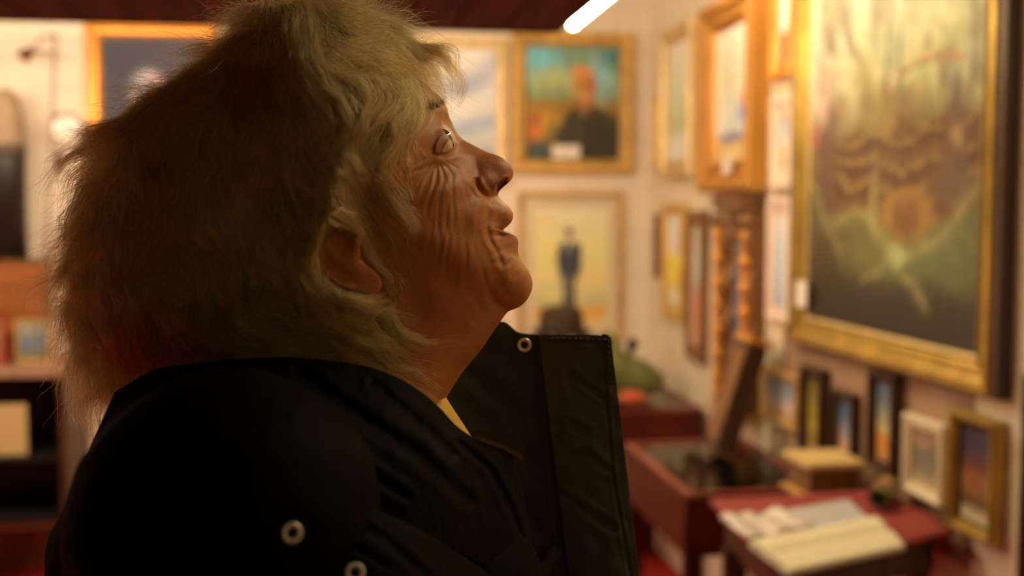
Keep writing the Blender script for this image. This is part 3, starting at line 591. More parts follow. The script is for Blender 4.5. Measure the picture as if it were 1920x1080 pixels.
# jointed lamp stand with round lens
lp = thing('jointed_lamp', (0, 0, 0), 'thin grey jointed lamp on a pole with a round lens, beside the black cylinder', 'lamp')
YL = 4.86; A = lambda x, y, Y=YL: atY(x, y, Y)
base = A(86, 484); lp.location = (base.x, YL, z3 + .0135); O = Vector(lp.location)
M['greymetal'] = mat('grey_metal', (.34, .27, .22), .5, .3)
lathe('base', [(.045, 0), (.045, .012), (.012, .02)], M['greymetal'], lp)
tube('pole', [Vector((0, 0, .01)), A(96, 260) - O, A(104, 62) - O], .006, M['greymetal'], lp)
tube('arm', [A(104, 66) - O, A(78, 70) - O, A(62, 92) - O], .006, M['greymetal'], lp)
tube('lower_arm', [A(104, 98) - O, A(62, 96) - O], .005, M['greymetal'], lp)
bm = bmesh.new(); pc = A(50, 100) - O; tube_bm(bm, [pc + Vector((.03, 0, .015)), pc, pc - Vector((.018, 0, .02))], [.012, .025, .030], 16); obj('lamp_head', bm, mat('bronze', (.16, .07, .03), .4, .5), lp, True)
lc = A(125, 242) - O; bm = bmesh.new(); rr = .062
tube_bm(bm, [lc + Vector((rr * math.cos(a), 0, rr * math.sin(a))) for a in np.linspace(0, 2 * math.pi, 40)], .007, 10, False); obj('lens_ring', bm, M['greymetal'], lp, True)
bm = bmesh.new(); bmesh.ops.create_uvsphere(bm, u_segments=24, v_segments=12, radius=1, matrix=Matrix.Translation(lc) @ Matrix.Diagonal((rr - .004, .008, rr - .004, 1))); obj('lens', bm, mat('pale_lens', (.85, .80, .74), .15), lp, True)
tube('lens_arm', [A(97, 235) - O, A(104, 210) - O], .006, M['greymetal'], lp)
bm = bmesh.new(); pc = A(112, 300) - O; tube_bm(bm, [pc + Vector((0, 0, .035)), pc, pc - Vector((0, 0, .045))], [.008, .022, .014], 14); obj('counterweight', bm, M['dark_wood'], lp, True)
tube('lens_bracket', [A(110, 276) - O, A(104, 288) - O], .005, M['greymetal'], lp)
# ================================================================== the woman
Y0 = .72; PXM = F / Y0
person = thing('person', (0, 0, 0), 'person with frizzy grey hair and black padded jacket gazing up at the paintings', 'person')
pc_ = atY(560, 540, Y0); person.location = (pc_.x, Y0, 0); PO = np.array([pc_.x, Y0, 0])

# profile of face, throat, nape and skull, photo pixels, in order of angle round C
C0 = np.array([700., 400.])
PROF = [(789,150),(800,158),(811,169),(822,178),(829,185),(834,192),(838,201),(842,217),(847,229),(854,243),(860,252),(867,260),(875,265.5),(884,270),(897,277),(911,284),(922,288),(932,291),(941,295),(950,301),(957,308),(961,315),(962.5,321),(962,328),(959,336),(954,342),(948,347),(941,353),(936,360),(934,366),(938,372),(945,379),(953,386),(959,394),(962,401),(962,408),(959.5,415),(953,423),(944,431.5),(951,434),(959,436.5),(966,441),(970.5,448),(972,457),(971,466),(971.5,474),(974,482),(979,490),(986,500),(993,511),(997.5,523),(998.5,534),(996.5,546),(991,558),(983,568),(973,576),(961,581),(952,585),(946,592),(940,601),(925,622),(907,649),(887,674),(867,698),(850,724),(836,747),(826,768),(822,800),(815,860),(760,900),(640,920),(500,900),(420,840),(410,760),(405,700),(370,620),(310,540),(270,450),(262,380),(285,300),(335,220),(400,155),(480,108),(560,80),(640,78),(710,95),(755,122)]
PROF = np.array(PROF, float)
ang = np.unwrap(np.arctan2(PROF[:, 1] - C0[1], PROF[:, 0] - C0[0])); rad = np.hypot(*(PROF - C0).T)
for i in range(1, len(ang)):
    if ang[i] <= ang[i - 1]: ang[i] = ang[i - 1] + .002
print('profile span', math.degrees(ang[-1] - ang[0]))
T = 2 * math.pi
sst = lambda x: np.clip(x, 0, 1) ** 2 * (3 - 2 * np.clip(x, 0, 1))
angP = np.concatenate([ang - T, ang, ang + T]); radP = np.concatenate([rad, rad, rad])
# monotone-ish cubic (pchip) interpolation
def pchip(x, y, xi):
    h = np.diff(x); d = np.diff(y) / h; m = np.zeros_like(y)
    w1 = 2 * h[1:] + h[:-1]; w2 = h[1:] + 2 * h[:-1]
    same = (d[:-1] * d[1:]) > 0
    with np.errstate(all='ignore'): hm = (w1 + w2) / (w1 / d[:-1] + w2 / d[1:])
    m[1:-1] = np.where(same, hm, 0); m[0] = d[0]; m[-1] = d[-1]
    k = np.clip(np.searchsorted(x, xi) - 1, 0, len(h) - 1); t = (xi - x[k]) / h[k]
    return (1 + 2 * t) * (1 - t) ** 2 * y[k] + t * (1 - t) ** 2 * h[k] * m[k] + t * t * (3 - 2 * t) * y[k + 1] + t * t * (t - 1) * h[k] * m[k + 1]
def Rof(a): a = np.mod(a - ang[0], T) + ang[0]; return pchip(angP, radP, a)
# depth (half-width off the mid-plane) tables: angle -> [(edge distance, D)]
BROAD = [(0,0),(4,36),(10,58),(20,84),(40,118),(70,152),(100,174),(140,194),(190,206)]
KEY = {
 -75: BROAD,
 -59: [(0,0),(4,28),(10,44),(20,64),(40,96),(70,130),(100,152),(140,172),(190,185)],
 -52: [(0,0),(4,22),(8,34),(14,50),(24,84),(40,108),(70,134),(100,154),(140,172),(190,186)],
 -42: [(0,0),(4,18),(8,26),(12,36),(18,58),(25,82),(40,106),(70,134),(100,154),(140,174)],
 -36: [(0,0),(4,17),(10,27),(18,38),(28,60),(40,86),(60,112),(90,142),(120,164),(160,182)],
 -28: [(0,0),(4,16),(10,27),(20,38),(35,50),(55,70),(80,100),(110,132),(150,162),(200,182)],
 -18: [(0,0),(4,22),(10,34),(20,44),(35,52),(50,58),(62,62),(80,92),(110,130),(150,160),(200,182)],
 -12: [(0,0),(3,22),(8,36),(16,48),(28,56),(42,58),(56,66),(80,104),(110,136),(150,162),(200,182)],
 -8: [(0,0),(4,24),(10,40),(20,52),(30,62),(44,84),(64,108),(90,134),(130,158),(180,178)],
 -3: [(0,0),(4,34),(10,50),(20,62),(32,76),(50,98),(80,124),(110,146),(150,166),(200,182)],
 2: [(0,0),(4,40),(10,56),(20,66),(36,82),(56,102),(80,122),(120,148),(170,172),(220,184)],
 5.5: [(0,0),(4,38),(10,54),(20,66),(32,76),(50,98),(80,122),(120,148),(170,172),(220,184)],
 7.8: [(0,0),(2,34),(5,52),(10,62),(16,68),(32,86),(60,110),(100,138),(150,164),(200,182)],
 10: [(0,0),(4,30),(10,46),(20,62),(32,76),(50,96),(80,120),(120,148),(170,172),(220,184)],
 17: [(0,0),(4,32),(10,50),(20,68),(36,86),(56,102),(80,118),(120,144),(170,168),(230,184)],
 25: [(0,0),(4,34),(10,54),(20,74),(40,96),(60,108),(80,118),(120,142),(170,166),(230,182)],
 36: [(0,0),(4,32),(10,50),(20,68),(40,90),(60,106),(80,120),(120,148),(170,168),(230,180)],
 48: [(0,0),(4,34),(10,54),(20,78),(40,108),(60,128),(80,142),(120,158),(170,168),(230,176)],
 69: [(0,0),(4,34),(10,54),(20,78),(40,108),(60,128),(80,142),(120,156),(200,164),(300,170)],
 110: BROAD, 150: BROAD, 200: BROAD, 285: BROAD }
ka = sorted(KEY); ES = np.concatenate([np.linspace(0, 8, 5) ** 2, np.linspace(80, 330, 12)]); DC = 186.
def tab(key):
    pts = KEY[key]; x = np.array([math.sqrt(e) for e, _ in pts] + [math.sqrt(600)]); y = np.array([d for _, d in pts] + [max(pts[-1][1], 190.)], float)
    return x, y
QG = np.linspace(0, math.sqrt(420), 90)        # sqrt(edge distance) grid
TAB = np.array([pchip(*tab(k), QG) for k in ka]); ANG = np.array(ka, float)
AG = np.arange(-75, 285.01, 1.0)
TG = np.array([np.interp(AG, ANG, TAB[:, j]) for j in range(len(QG))]).T
TGraw = TG.copy()
kern = np.exp(-.5 * (np.arange(-4, 5) / 1.3) ** 2); kern /= kern.sum()
TG = np.array([np.convolve(np.pad(TG[:, j], 4, 'edge'), kern, 'valid') for j in range(TG.shape[1])]).T
kw = np.exp(-.5 * (np.arange(-24, 25) / 9) ** 2); kw /= kw.sum()
TW = np.array([np.convolve(np.pad(TGraw[:, j], 24, 'edge'), kw, 'valid') for j in range(TG.shape[1])]).T
wj = sst(np.clip((QG ** 2 - 22) / 55, 0, 1))[None]; TG = TG * (1 - wj) + TW * wj
ag_ = np.linspace(ang[0], ang[0] + T, 1441)[:-1]; rg_ = Rof(ag_); kk = np.exp(-.5 * (np.arange(-120, 121) / 26) ** 2); kk /= kk.sum(); rs_ = np.convolve(np.concatenate([rg_[-120:], rg_, rg_[:120]]), kk, 'valid')
def Rsm(a): return np.interp(np.mod(a - ang[0], T), ag_ - ang[0], rs_, period=T)
def base_depth(px, py):
    dx, dy = px - C0[0], py - C0[1]; a = np.arctan2(dy, dx); r = np.hypot(dx, dy); Rr = Rof(a); e = np.clip(Rr - r, 0, 400); mz = np.exp(-((np.degrees(a) - 8) / 5) ** 2); we = sst((e - 5 + 3 * mz) / (42 - 25 * mz)); eE = np.maximum(e * (1 - we) + (Rsm(a) - r) * we, e * .35)
    ad = np.mod(np.degrees(a) + 75, 360); ia = np.clip(ad, 0, 359.99); qi = np.clip(np.sqrt(eE) / QG[-1] * 89, 0, 88.99)
    i0 = ia.astype(int); j0 = qi.astype(int); fi, fj = ia - i0, qi - j0
    D = TG[i0, j0] * (1 - fi) * (1 - fj) + TG[i0 + 1, j0] * fi * (1 - fj) + TG[i0, j0 + 1] * (1 - fi) * fj + TG[i0 + 1, j0 + 1] * fi * fj
    wc = np.exp(-(r / 70) ** 2); D = D * (1 - wc) + DC * wc          # settle at the pole of the grid
    return D, e
def seg_dist(px, py, pts):
    best = np.full(px.shape, 1e9)
    for (x0, y0), (x1, y1) in zip(pts, pts[1:]):
        dx, dy = x1 - x0, y1 - y0; t = np.clip(((px - x0) * dx + (py - y0) * dy) / (dx * dx + dy * dy + 1e-9), 0, 1)
        best = np.minimum(best, np.hypot(px - x0 - t * dx, py - y0 - t * dy))
    return best
def seg_dist2(px, py, pts):
    best = np.full(px.shape, 1e9); tb = np.zeros(px.shape); n = len(pts) - 1
    for i, ((x0, y0), (x1, y1)) in enumerate(zip(pts, pts[1:])):
        dx, dy = x1 - x0, y1 - y0; t = np.clip(((px - x0) * dx + (py - y0) * dy) / (dx * dx + dy * dy + 1e-9), 0, 1)
        q = np.hypot(px - x0 - t * dx, py - y0 - t * dy); k = q < best; best = np.where(k, q, best); tb = np.where(k, (i + t) / n, tb)
    return best, tb
def in_poly(px, py, pts):
    ins = np.zeros(px.shape, bool)
    for i in range(len(pts)):
        x0, y0 = pts[i]; x1, y1 = pts[(i + 1) % len(pts)]
        if y0 != y1: ins ^= ((py > y0) != (py > y1)) & (px < (x1 - x0) * (py - y0) / (y1 - y0) + x0)
    return ins
def sdf(px, py, pts):
    d = seg_dist(px, py, list(pts) + [pts[0]]); return np.where(in_poly(px, py, pts), d, -d)
G = lambda px, py, x, y, rx, ry, rot=0: np.exp(-((((px - x) * math.cos(R(rot)) + (py - y) * math.sin(R(rot))) / rx) ** 2 + ((-(px - x) * math.sin(R(rot)) + (py - y) * math.cos(R(rot))) / ry) ** 2))
sst = lambda x: np.clip(x, 0, 1) ** 2 * (3 - 2 * np.clip(x, 0, 1))
# wrinkles and folds: points, half-width, depth
WR = [
 ([(893,332),(897,345),(904,358),(913,372)],4.5,9), ([(913,372),(915,392),(915,420),(920,452),(930,476),(943,503)],5,6), ([(938,450),(931,464),(938,490),(954,516)],4.5,2.2),
 ([(912,537),(920,560),(932,574),(946,582)],7,6), ([(905,500),(909,530),(913,548)],4,3), ([(897,470),(902,500),(901,535)],5,2.5),
 ([(816,302),(795,316),(765,326),(740,330)],3.5,4), ([(812,306),(790,330),(768,352),(752,372)],3.5,4), ([(815,308),(800,338),(786,368),(778,404)],3.5,4.5), ([(820,308),(814,340),(806,372),(800,412)],3.5,4.5),
 ([(826,308),(830,338),(826,372),(822,410)],3.2,4), ([(834,306),(846,330),(852,360),(850,400),(846,440)],3.5,4.5), ([(845,305),(862,326),(874,352),(878,384)],3.2,3.5), ([(806,296),(784,300),(760,300)],3,3),
 ([(824,412),(826,440),(822,470),(818,500)],4,5), ([(838,400),(840,440),(836,480),(838,520)],4,5), ([(852,420),(854,460),(850,500)],4,4), ([(808,410),(806,450),(800,490)],4,4), ([(868,400),(872,440),(874,480),(868,520)],4,3.5), ([(884,420),(888,455),(892,490)],4,3), ([(792,400),(786,440),(784,480)],4,3),
 ([(816,289),(806,282),(800,268),(804,248)],3,3.5), ([(824,291),(838,297),(852,292),(866,284)],3,3.5), ([(828,298),(842,305),(860,300),(876,296)],3,2.5), ([(820,250),(808,236),(792,232)],3,2.5),
 ([(800,200),(815,193),(832,197)],3,1.5), ([(790,214),(780,232),(776,254)],4,3), ([(800,214),(790,236),(788,262)],4,3),
 ([(925,620),(900,610),(880,590)],6,4), ([(905,645),(880,635),(850,640),(820,632)],5,3), ([(885,672),(860,668),(830,676)],4,2.5), ([(950,395),(944,404),(938,414)],2.5,1.5), ([(945,386),(938,396),(930,410)],2.5,1.5), ([(955,470),(962,480),(960,492)],4,3)]
EAR = [(598,462),(590,484),(596,506),(612,524),(638,540),(668,550),(694,554),(710,549),(717,535),(715,520),(704,508),(688,497),(676,484),(676,462),(680,430),(668,402),(640,388),(612,400),(602,430)]
def smooth_noise(seed, f, x, y):
    r = np.random.default_rng(seed); out = 0
    for _ in range(7):
        kx, ky = r.normal(0, f, 2); out = out + np.sin(kx * x + ky * y + r.uniform(0, 6.28))
    return out / 2.6
def head_depth(px, py, detail=True):
    D, e = base_depth(px, py)
    # eye socket, lids
    D = D - 10 * G(px, py, 838, 232, 16, 22, 20) + 6 * G(px, py, 824, 206, 22, 9, 15)          # hollow under brow, brow ridge
    D = D + 6 * G(px, py, 828, 300, 22, 10, 10) * sst(e / 25)                                   # bag under eye
    D = D + 10 * G(px, py, 850, 380, 40, 60, 8) * sst(e / 60) + 12 * G(px, py, 893, 398, 17, 42, 6) - 5 * G(px, py, 840, 520, 30, 40)
    D = D + 9 * G(px, py, 917, 338, 15, 17) * sst(e / 10) - 7 * G(px, py, 893, 318, 10, 16, -20)   # wing of the nostril
    D = D + 7 * G(px, py, 958, 530, 22, 26) * sst(e / 14)
    lid = [(822,252),(812,270),(811,288),(822,293),(840,288),(856,278),(862,268),(850,250),(838,247)]
    s = sdf(px, py, lid); D = D + 7 * sst(s / 7) * sst(e / 12)
    eye = [(831,283),(835,274),(840,264),(845,257),(849,258),(849,265),(851,273),(845,280),(836,284)]
    s = sdf(px, py, eye); Ds = 75 + np.sqrt(np.clip(36.8 ** 2 - (px - 813) ** 2 - (py - 274) ** 2, 0, None)); on = sst((38 - np.hypot(px - 813, py - 274)) / 5)
    on = sst((46 - np.hypot(px - 813, py - 274)) / 18); D = D * (1 - on) + .5 * (D + Ds + 6 + np.sqrt((D - Ds - 6) ** 2 + 49)) * on
    D = D + 2.0 * np.exp(-(s + 2.0) ** 2 / 3); D = np.where(s > -.6, D * (1 - sst((s + .6) / 1.8)) + np.minimum(D, Ds - 6) * sst((s + .6) / 1.8), D)
    # nostril
    nx = ((px - 940.5) * .66 - (py - 347) * .75); ny = ((px - 940.5) * .75 + (py - 347) * .66)
    q = np.sqrt((nx / 15) ** 2 + (ny / 7.2) ** 2); D = D - 26 * sst((1.15 - q) / .5) * sst(e / 5) + 2 * np.exp(-((q - 1.35) / .25) ** 2)
    # lips: lower lip rolls out, corner of mouth tucks in
    D = D - 6 * G(px, py, 934, 440, 8, 6) + 3 * G(px, py, 958, 452, 12, 10) * sst(e / 6)
    for iw, (pts, w_, d_) in enumerate(WR):
        d_ = d_ * ((1.1, .6, .6, .6)[iw] if iw < 4 else (.17 if iw > 13 else .24) + .07 * math.sin(iw * 2.3)); d, tt = seg_dist2(px + 2.5 * np.sin(py * .06 + iw), py, pts); d_ = d_ * np.clip(np.sin(math.pi * np.clip(tt, 0, 1)), 0, 1) ** .6; D = D - d_ * (np.exp(-(d / w_) ** 2) - .45 * np.exp(-((d - 2.1 * w_) / (1.1 * w_)) ** 2)) * sst(e / 12)
    # fine crow's-feet and cheek creases fanning from the outer corner of the eye
    ax, ay = px - 818, py - 292; rr0 = np.hypot(ax, ay) + 1; an0 = np.arctan2(ay, ax); nn = smooth_noise(5, .02, px, py)
    m1 = sst((rr0 - 8) / 20) * np.exp(-(rr0 / 85) ** 2) * (an0 > .5); D = D - 1.6 * m1 * (1 - np.abs(np.sin(an0 * 9 + 1.2 * nn)) ** .7)
    m2 = G(px, py, 840, 430, 60, 90) * sst(e / 30); D = D - 1.7 * m2 * (1 - np.abs(np.sin(px * .16 + py * .012 + 1.6 * nn)) ** .7) * (.5 + .5 * np.sin(py * .03 + px * .1))
    m3 = G(px, py, 960, 520, 40, 40) + G(px, py, 950, 470, 20, 30); D = D - .8 * m3 * smooth_noise(6, .22, px, py) * sst(e / 8)
    # ear
    s = sdf(px, py, EAR); D = D + 20 * sst((s + 3) / 7) * (1 - .0 * s)
    D = D - 10 * G(px, py, 612, 482, 7, 26, -25) * (s > 0) - 17 * G(px, py, 640, 448, 19, 24, -15) - 8 * G(px, py, 640, 512, 26, 7, 32) + 5 * G(px, py, 664, 500, 22, 14, 30) + 7 * G(px, py, 668, 446, 8, 14)
    D = D + 6 * np.exp(-((s - 6) / 5) ** 2) * (px < 665)
    return D
def to3(px, py, D):
    return unproj(px, py, Y0 - np.asarray(D) / PXM) - PO
def mirror(V): W_ = V.copy(); W_[:, 1] = -W_[:, 1]; return W_
# grid
a1 = np.radians(np.concatenate([np.linspace(-75, 80, 1050), np.linspace(80, 285, 330)[1:-1]])); NA = len(a1); NR = 210
sr = np.linspace(1, 0, NR + 1)[:-1]; rr_ = 1 - sr ** 1.0; rfrac = 1 - (1 - np.linspace(0, 1, NR)) ** 2; rfrac = rfrac[1:]  # dense at the rim
AA, RR = np.meshgrid(a1, rfrac); Rb = Rof(AA); PX = C0[0] + np.cos(AA) * Rb * RR; PY = C0[1] + np.sin(AA) * Rb * RR
D = head_depth(PX.ravel(), PY.ravel()).reshape(PX.shape); D[-1, :] = 0; D = np.maximum(D, 0)
NRr = len(rfrac)
V = to3(PX.ravel(), PY.ravel(), D.ravel()); Cv = to3([C0[0]], [C0[1]], head_depth(np.array([C0[0]]), np.array([C0[1]])))
idx = np.arange(NRr * NA).reshape(NRr, NA); nx_ = np.roll(idx, -1, 1)
F1 = np.stack([idx[:-1], nx_[:-1], nx_[1:], idx[1:]], -1).reshape(-1, 4)
nV = len(V) + 1; Vn = np.concatenate([V, Cv]); fan = [(nV - 1, int(idx[0, (k + 1) % NA]), int(idx[0, k])) for k in range(NA)]
Vm = mirror(Vn); rim = set(idx[-1].tolist())
mp_ = np.arange(nV) + nV
mp_[idx[-1]] = idx[-1]        # share rim vertices
F2 = mp_[F1][:, ::-1]; fan2 = [(int(mp_[a]), int(mp_[c]), int(mp_[b])) for a, b, c in fan]
body = npmesh('body', np.concatenate([Vn, Vm]), [tuple(int(i) for i in f) for f in F1[:, ::-1]] + [f[::-1] for f in fan] + [tuple(int(i) for i in f) for f in F2[:, ::-1]] + [f[::-1] for f in fan2], None, person)
bm = bmesh.new(); bm.from_mesh(body.data); loosev = [v for v in bm.verts if not v.link_faces]; bmesh.ops.delete(bm, geom=loosev, context='VERTS'); bm.to_mesh(body.data)
keep = np.ones(2 * nV, bool); keep[nV + idx[-1]] = False; bm.free(); body.data.polygons.foreach_set('use_smooth', [True] * len(body.data.polygons))
# skin colour, with the nostril's shade and a dark mouth line painted in
px = np.append(PX.ravel(), C0[0]); py = np.append(PY.ravel(), C0[1])
sk = np.tile(np.array([.54, .215, .050]), (len(px), 1))
def tint(m, c): 
    global sk
    sk = sk * (1 - m[:, None]) + np.array(c) * m[:, None]
tint(.55 * G(px, py, 915, 325, 45, 32), (.52, .17, .12)); tint(.3 * G(px, py, 860, 340, 40, 40), (.60, .24, .15)); tint(.45 * G(px, py, 830, 575, 60, 60), (.50, .17, .09)); tint(.5 * G(px, py, 775, 600, 60, 80), (.48, .16, .08))
tint(.5 * G(px, py, 700, 530, 30, 25), (.58, .20, .13)); tint(.7 * G(px, py, 904, 418, 5, 8), (.42, .12, .10)); tint(.5 * G(px, py, 964, 452, 13, 12), (.52, .20, .16)); tint(.5 * G(px, py, 950, 425, 10, 8), (.50, .18, .14))
tint(.85 * np.exp(-(seg_dist(px, py, [(940,442),(950,437),(960,437)]) / 3.5) ** 2), (.16, .03, .02)); tint(.9 * sst((1.1 - np.hypot((px - 940) / 11, (py - 347) / 9)) / .4), (.12, .03, .015)); tint(.55 * G(px, py, 820, 275, 9, 16), (.50, .18, .14)); tint(.6 * np.exp(-(seg_dist(px, py, [(800,200),(815,191),(831,192)]) / 6) ** 2), (.22, .12, .06)); tint(.25 * G(px, py, 800, 470, 60, 60), (.60, .26, .12))
nz = np.sin(px * .11 + 3 * np.sin(py * .05)) * np.sin(py * .09 + 2 * np.sin(px * .07)); sk *= (1 + .05 * nz)[:, None]
ck = np.concatenate([sk, sk])[keep]
if len(ck) == len(body.data.vertices):
    ca = body.data.color_attributes.new('paint', 'FLOAT_COLOR', 'POINT'); ca.data.foreach_set('color', np.concatenate([ck, np.ones((len(ck), 1))], 1).ravel().astype(np.float32))
else: print('COLOR MISMATCH', len(ck), len(body.data.vertices))
ms = attr_mat('skin', .50, .35, .10, 700); b = ms.node_tree.nodes['Principled BSDF']
b.inputs['Subsurface Weight'].default_value = .35; b.inputs['Subsurface Radius'].default_value = (1, .35, .15); b.inputs['Subsurface Scale'].default_value = .004
body.data.materials.append(ms)
# eyes
me_ = bpy.data.materials.new('eyeball'); me_.use_nodes = True; nt = me_.node_tree; b = nt.nodes['Principled BSDF']; b.inputs['Roughness'].default_value = .08; b.inputs['Coat Weight'].default_value = .6
tc = nt.nodes.new('ShaderNodeTexCoord'); dt = nt.nodes.new('ShaderNodeVectorMath'); dt.operation = 'DOT_PRODUCT'; dt.inputs[1].default_value = Vector((.80, 0, .60)).normalized()
nm = nt.nodes.new('ShaderNodeVectorMath'); nm.operation = 'NORMALIZE'; nt.links.new(tc.outputs['Object'], nm.inputs[0]); nt.links.new(nm.outputs[0], dt.inputs[0])
cr = nt.nodes.new('ShaderNodeValToRGB'); cr.color_ramp.interpolation = 'LINEAR'; E = cr.color_ramp.elements
E[0].position = .0; E[0].color = (.80, .62, .48, 1); E[1].position = .84; E[1].color = (.82, .72, .58, 1)
for p_, c_ in ((.865, (.07, .06, .04, 1)), (.90, (.16, .15, .10, 1)), (.955, (.12, .10, .06, 1)), (.965, (.003, .003, .003, 1))): x_ = E.new(p_); x_.color = c_
nt.links.new(dt.outputs['Value'], cr.inputs[0]); nt.links.new(cr.outputs[0], b.inputs['Base Color'])
ec = to3([813], [274], [75])[0]
for s in (1, -1):
    bm = bmesh.new(); bmesh.ops.create_uvsphere(bm, u_segments=48, v_segments=32, radius=.0117)
    g_ = Vector((.80, 0, .60)).normalized()
    for v in bm.verts:
        d_ = v.co.normalized().dot(g_)
        if d_ > .86: v.co *= 1 + .10 * (d_ - .86) / .14
    o = obj('eye', bm, me_, person, True); o.location = (ec[0], s * ec[1], ec[2])

# ------------------------------------------------------------------ hair
HO = [(800,178),(790,150),(775,118),(752,84),(725,55),(690,26),(650,2),(600,-18),(550,-28),(500,-18),(462,20),(420,78),(360,124),(300,162),(245,204),(205,240),(178,302),(156,372),(140,440),(130,520),(128,590),(140,650),(180,690),(235,716),(330,735),(430,745),(560,740),(650,728),(735,705),(768,664),(760,630),(745,590),(735,556),(724,520),(704,484),(692,440),(698,396),(706,356),(720,318),(745,282),(776,256),(796,228)]
# hairline: beyond it the shell dips under the skin
shellO = np.array(HO, float)
HC = np.array([470., 370.])
def outline(pts, C, n, smooth=3):
    P = np.array(pts, float); a = np.unwrap(np.arctan2(P[:, 1] - C[1], P[:, 0] - C[0])); return P
SKIN_EDGE = [(800,178),(796,228),(776,256),(745,282),(720,318),(706,356),(698,396),(692,440),(704,484),(724,520),(735,556),(745,590),(760,630),(768,664),(735,705)]
def edge_e(px, py, inset=0): return sdf(px, py, HO) - inset
SILH = [p for p in HO[:30]]
EARV = [(612,450),(640,432),(662,440),(682,482),(706,506),(718,530),(710,548),(684,554),(640,540),(606,512),(600,480)]
def hair_depth(px, py):
    """outer surface of the hair mass, distance off the mid-plane in px"""
    sil = seg_dist(px, py, SILH[1:29] ); inside = in_poly(px, py, HO); e = np.where(inside, sil, 0)
    q = np.clip(e / 240, 0, 1); Df = 262 * np.sqrt(1 - (1 - q) ** 2)
    hx, hy = px, py
    inp = in_poly(px, py, [tuple(p) for p in PROF]); Dh = np.where(inp, base_depth(px, py)[0], 0)
    hl = seg_dist(px, py, SKIN_EDGE); t = sst(hl / 85)
    top = np.maximum(Df, Dh + 18)
    low = np.minimum(np.where(inp, Dh + 5, Df), np.maximum(Df, 5) + 400)
    De = np.where(inside, low * (1 - t) + top * t, Dh + 4); se = sst((sdf(px, py, EARV) + 8) / 10); return De * (1 - se) + (Dh - 2) * se
# shell mesh (grid clipped by polar map round HC)
def polar_outline(poly, C, angs):
    out = []
    P = np.array(poly); Q = np.roll(P, -1, 0)
    for a in angs:
        d = np.array([math.cos(a), math.sin(a)]); best = 1e9
        for p, q in zip(P, Q):
            e_ = q - p; den = d[0] * e_[1] - d[1] * e_[0]
            if abs(den) < 1e-9: continue
            w_ = p - C; t = (w_[0] * e_[1] - w_[1] * e_[0]) / den; u = (w_[0] * d[1] - w_[1] * d[0]) / den
            if t > 0 and -1e-6 <= u <= 1 + 1e-6 and t < best: best = t
        out.append(best)
    return np.array(out)
an = np.linspace(-math.pi, math.pi, 300, endpoint=False); Ro = polar_outline(HO, HC, an) 
isface = (an > -1.2) & (an < .95)
kr = np.ones(5) / 5; Ro = np.convolve(np.concatenate([Ro[-2:], Ro, Ro[:2]]), kr, 'valid')
Ro = Ro - np.where(isface & (an > -.62), 14, 34)
rf = 1 - (1 - np.linspace(0, 1, 60)) ** 1.8; rf = rf[1:]
A2, R2 = np.meshgrid(an, rf); HX = HC[0] + np.cos(A2) * Ro * R2; HY = HC[1] + np.sin(A2) * Ro * R2
DD = hair_depth(HX.ravel(), HY.ravel()).reshape(HX.shape)
fe = np.broadcast_to(sst((1 - R2) * Ro / 60), HX.shape); silw = ~(isface & (an > -.62))
sw = silw[None, :] * np.ones_like(HX); DD = np.where(sw > 0, (DD - 14) * np.sqrt(np.clip(1 - (1 - np.clip((1 - R2) * Ro / 170, 0, 1)) ** 2, 0, 1)), DD - 12)
nzs = 6 * np.sin(HX * .05 + 2 * np.sin(HY * .02)) * np.sin(HY * .035 + HX * .01); DD = DD + nzs * sst((1 - R2) * Ro / 80)
Vh = to3(HX.ravel(), HY.ravel(), np.maximum(DD.ravel(), 0)); ih = np.arange(HX.size).reshape(HX.shape); inx = np.roll(ih, -1, 1)
Fh = np.stack([ih[:-1], ih[1:], inx[1:], inx[:-1]], -1).reshape(-1, 4); cvh = to3([HC[0]], [HC[1]], hair_depth(HC[:1], HC[1:]) - 14)
nH = len(Vh) + 1; Vh = np.concatenate([Vh, cvh]); fanh = [(nH - 1, int(ih[0, k]), int(ih[0, (k + 1) % 300])) for k in range(300)]
Fh = [tuple(int(i) for i in f) for f in Fh] + fanh; Fh2 = [tuple(i + nH for i in f[::-1]) for f in Fh]
bridge = [(int(ih[-1, k]), int(ih[-1, k]) + nH, int(ih[-1, (k + 1) % 300]) + nH, int(ih[-1, (k + 1) % 300])) for k in range(300) if silw[k] and silw[(k + 1) % 300]]
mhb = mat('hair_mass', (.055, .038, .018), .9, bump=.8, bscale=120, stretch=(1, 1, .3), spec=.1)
hair = npmesh('hair', np.concatenate([Vh, mirror(Vh)]), Fh + Fh2 + bridge, mhb, person)

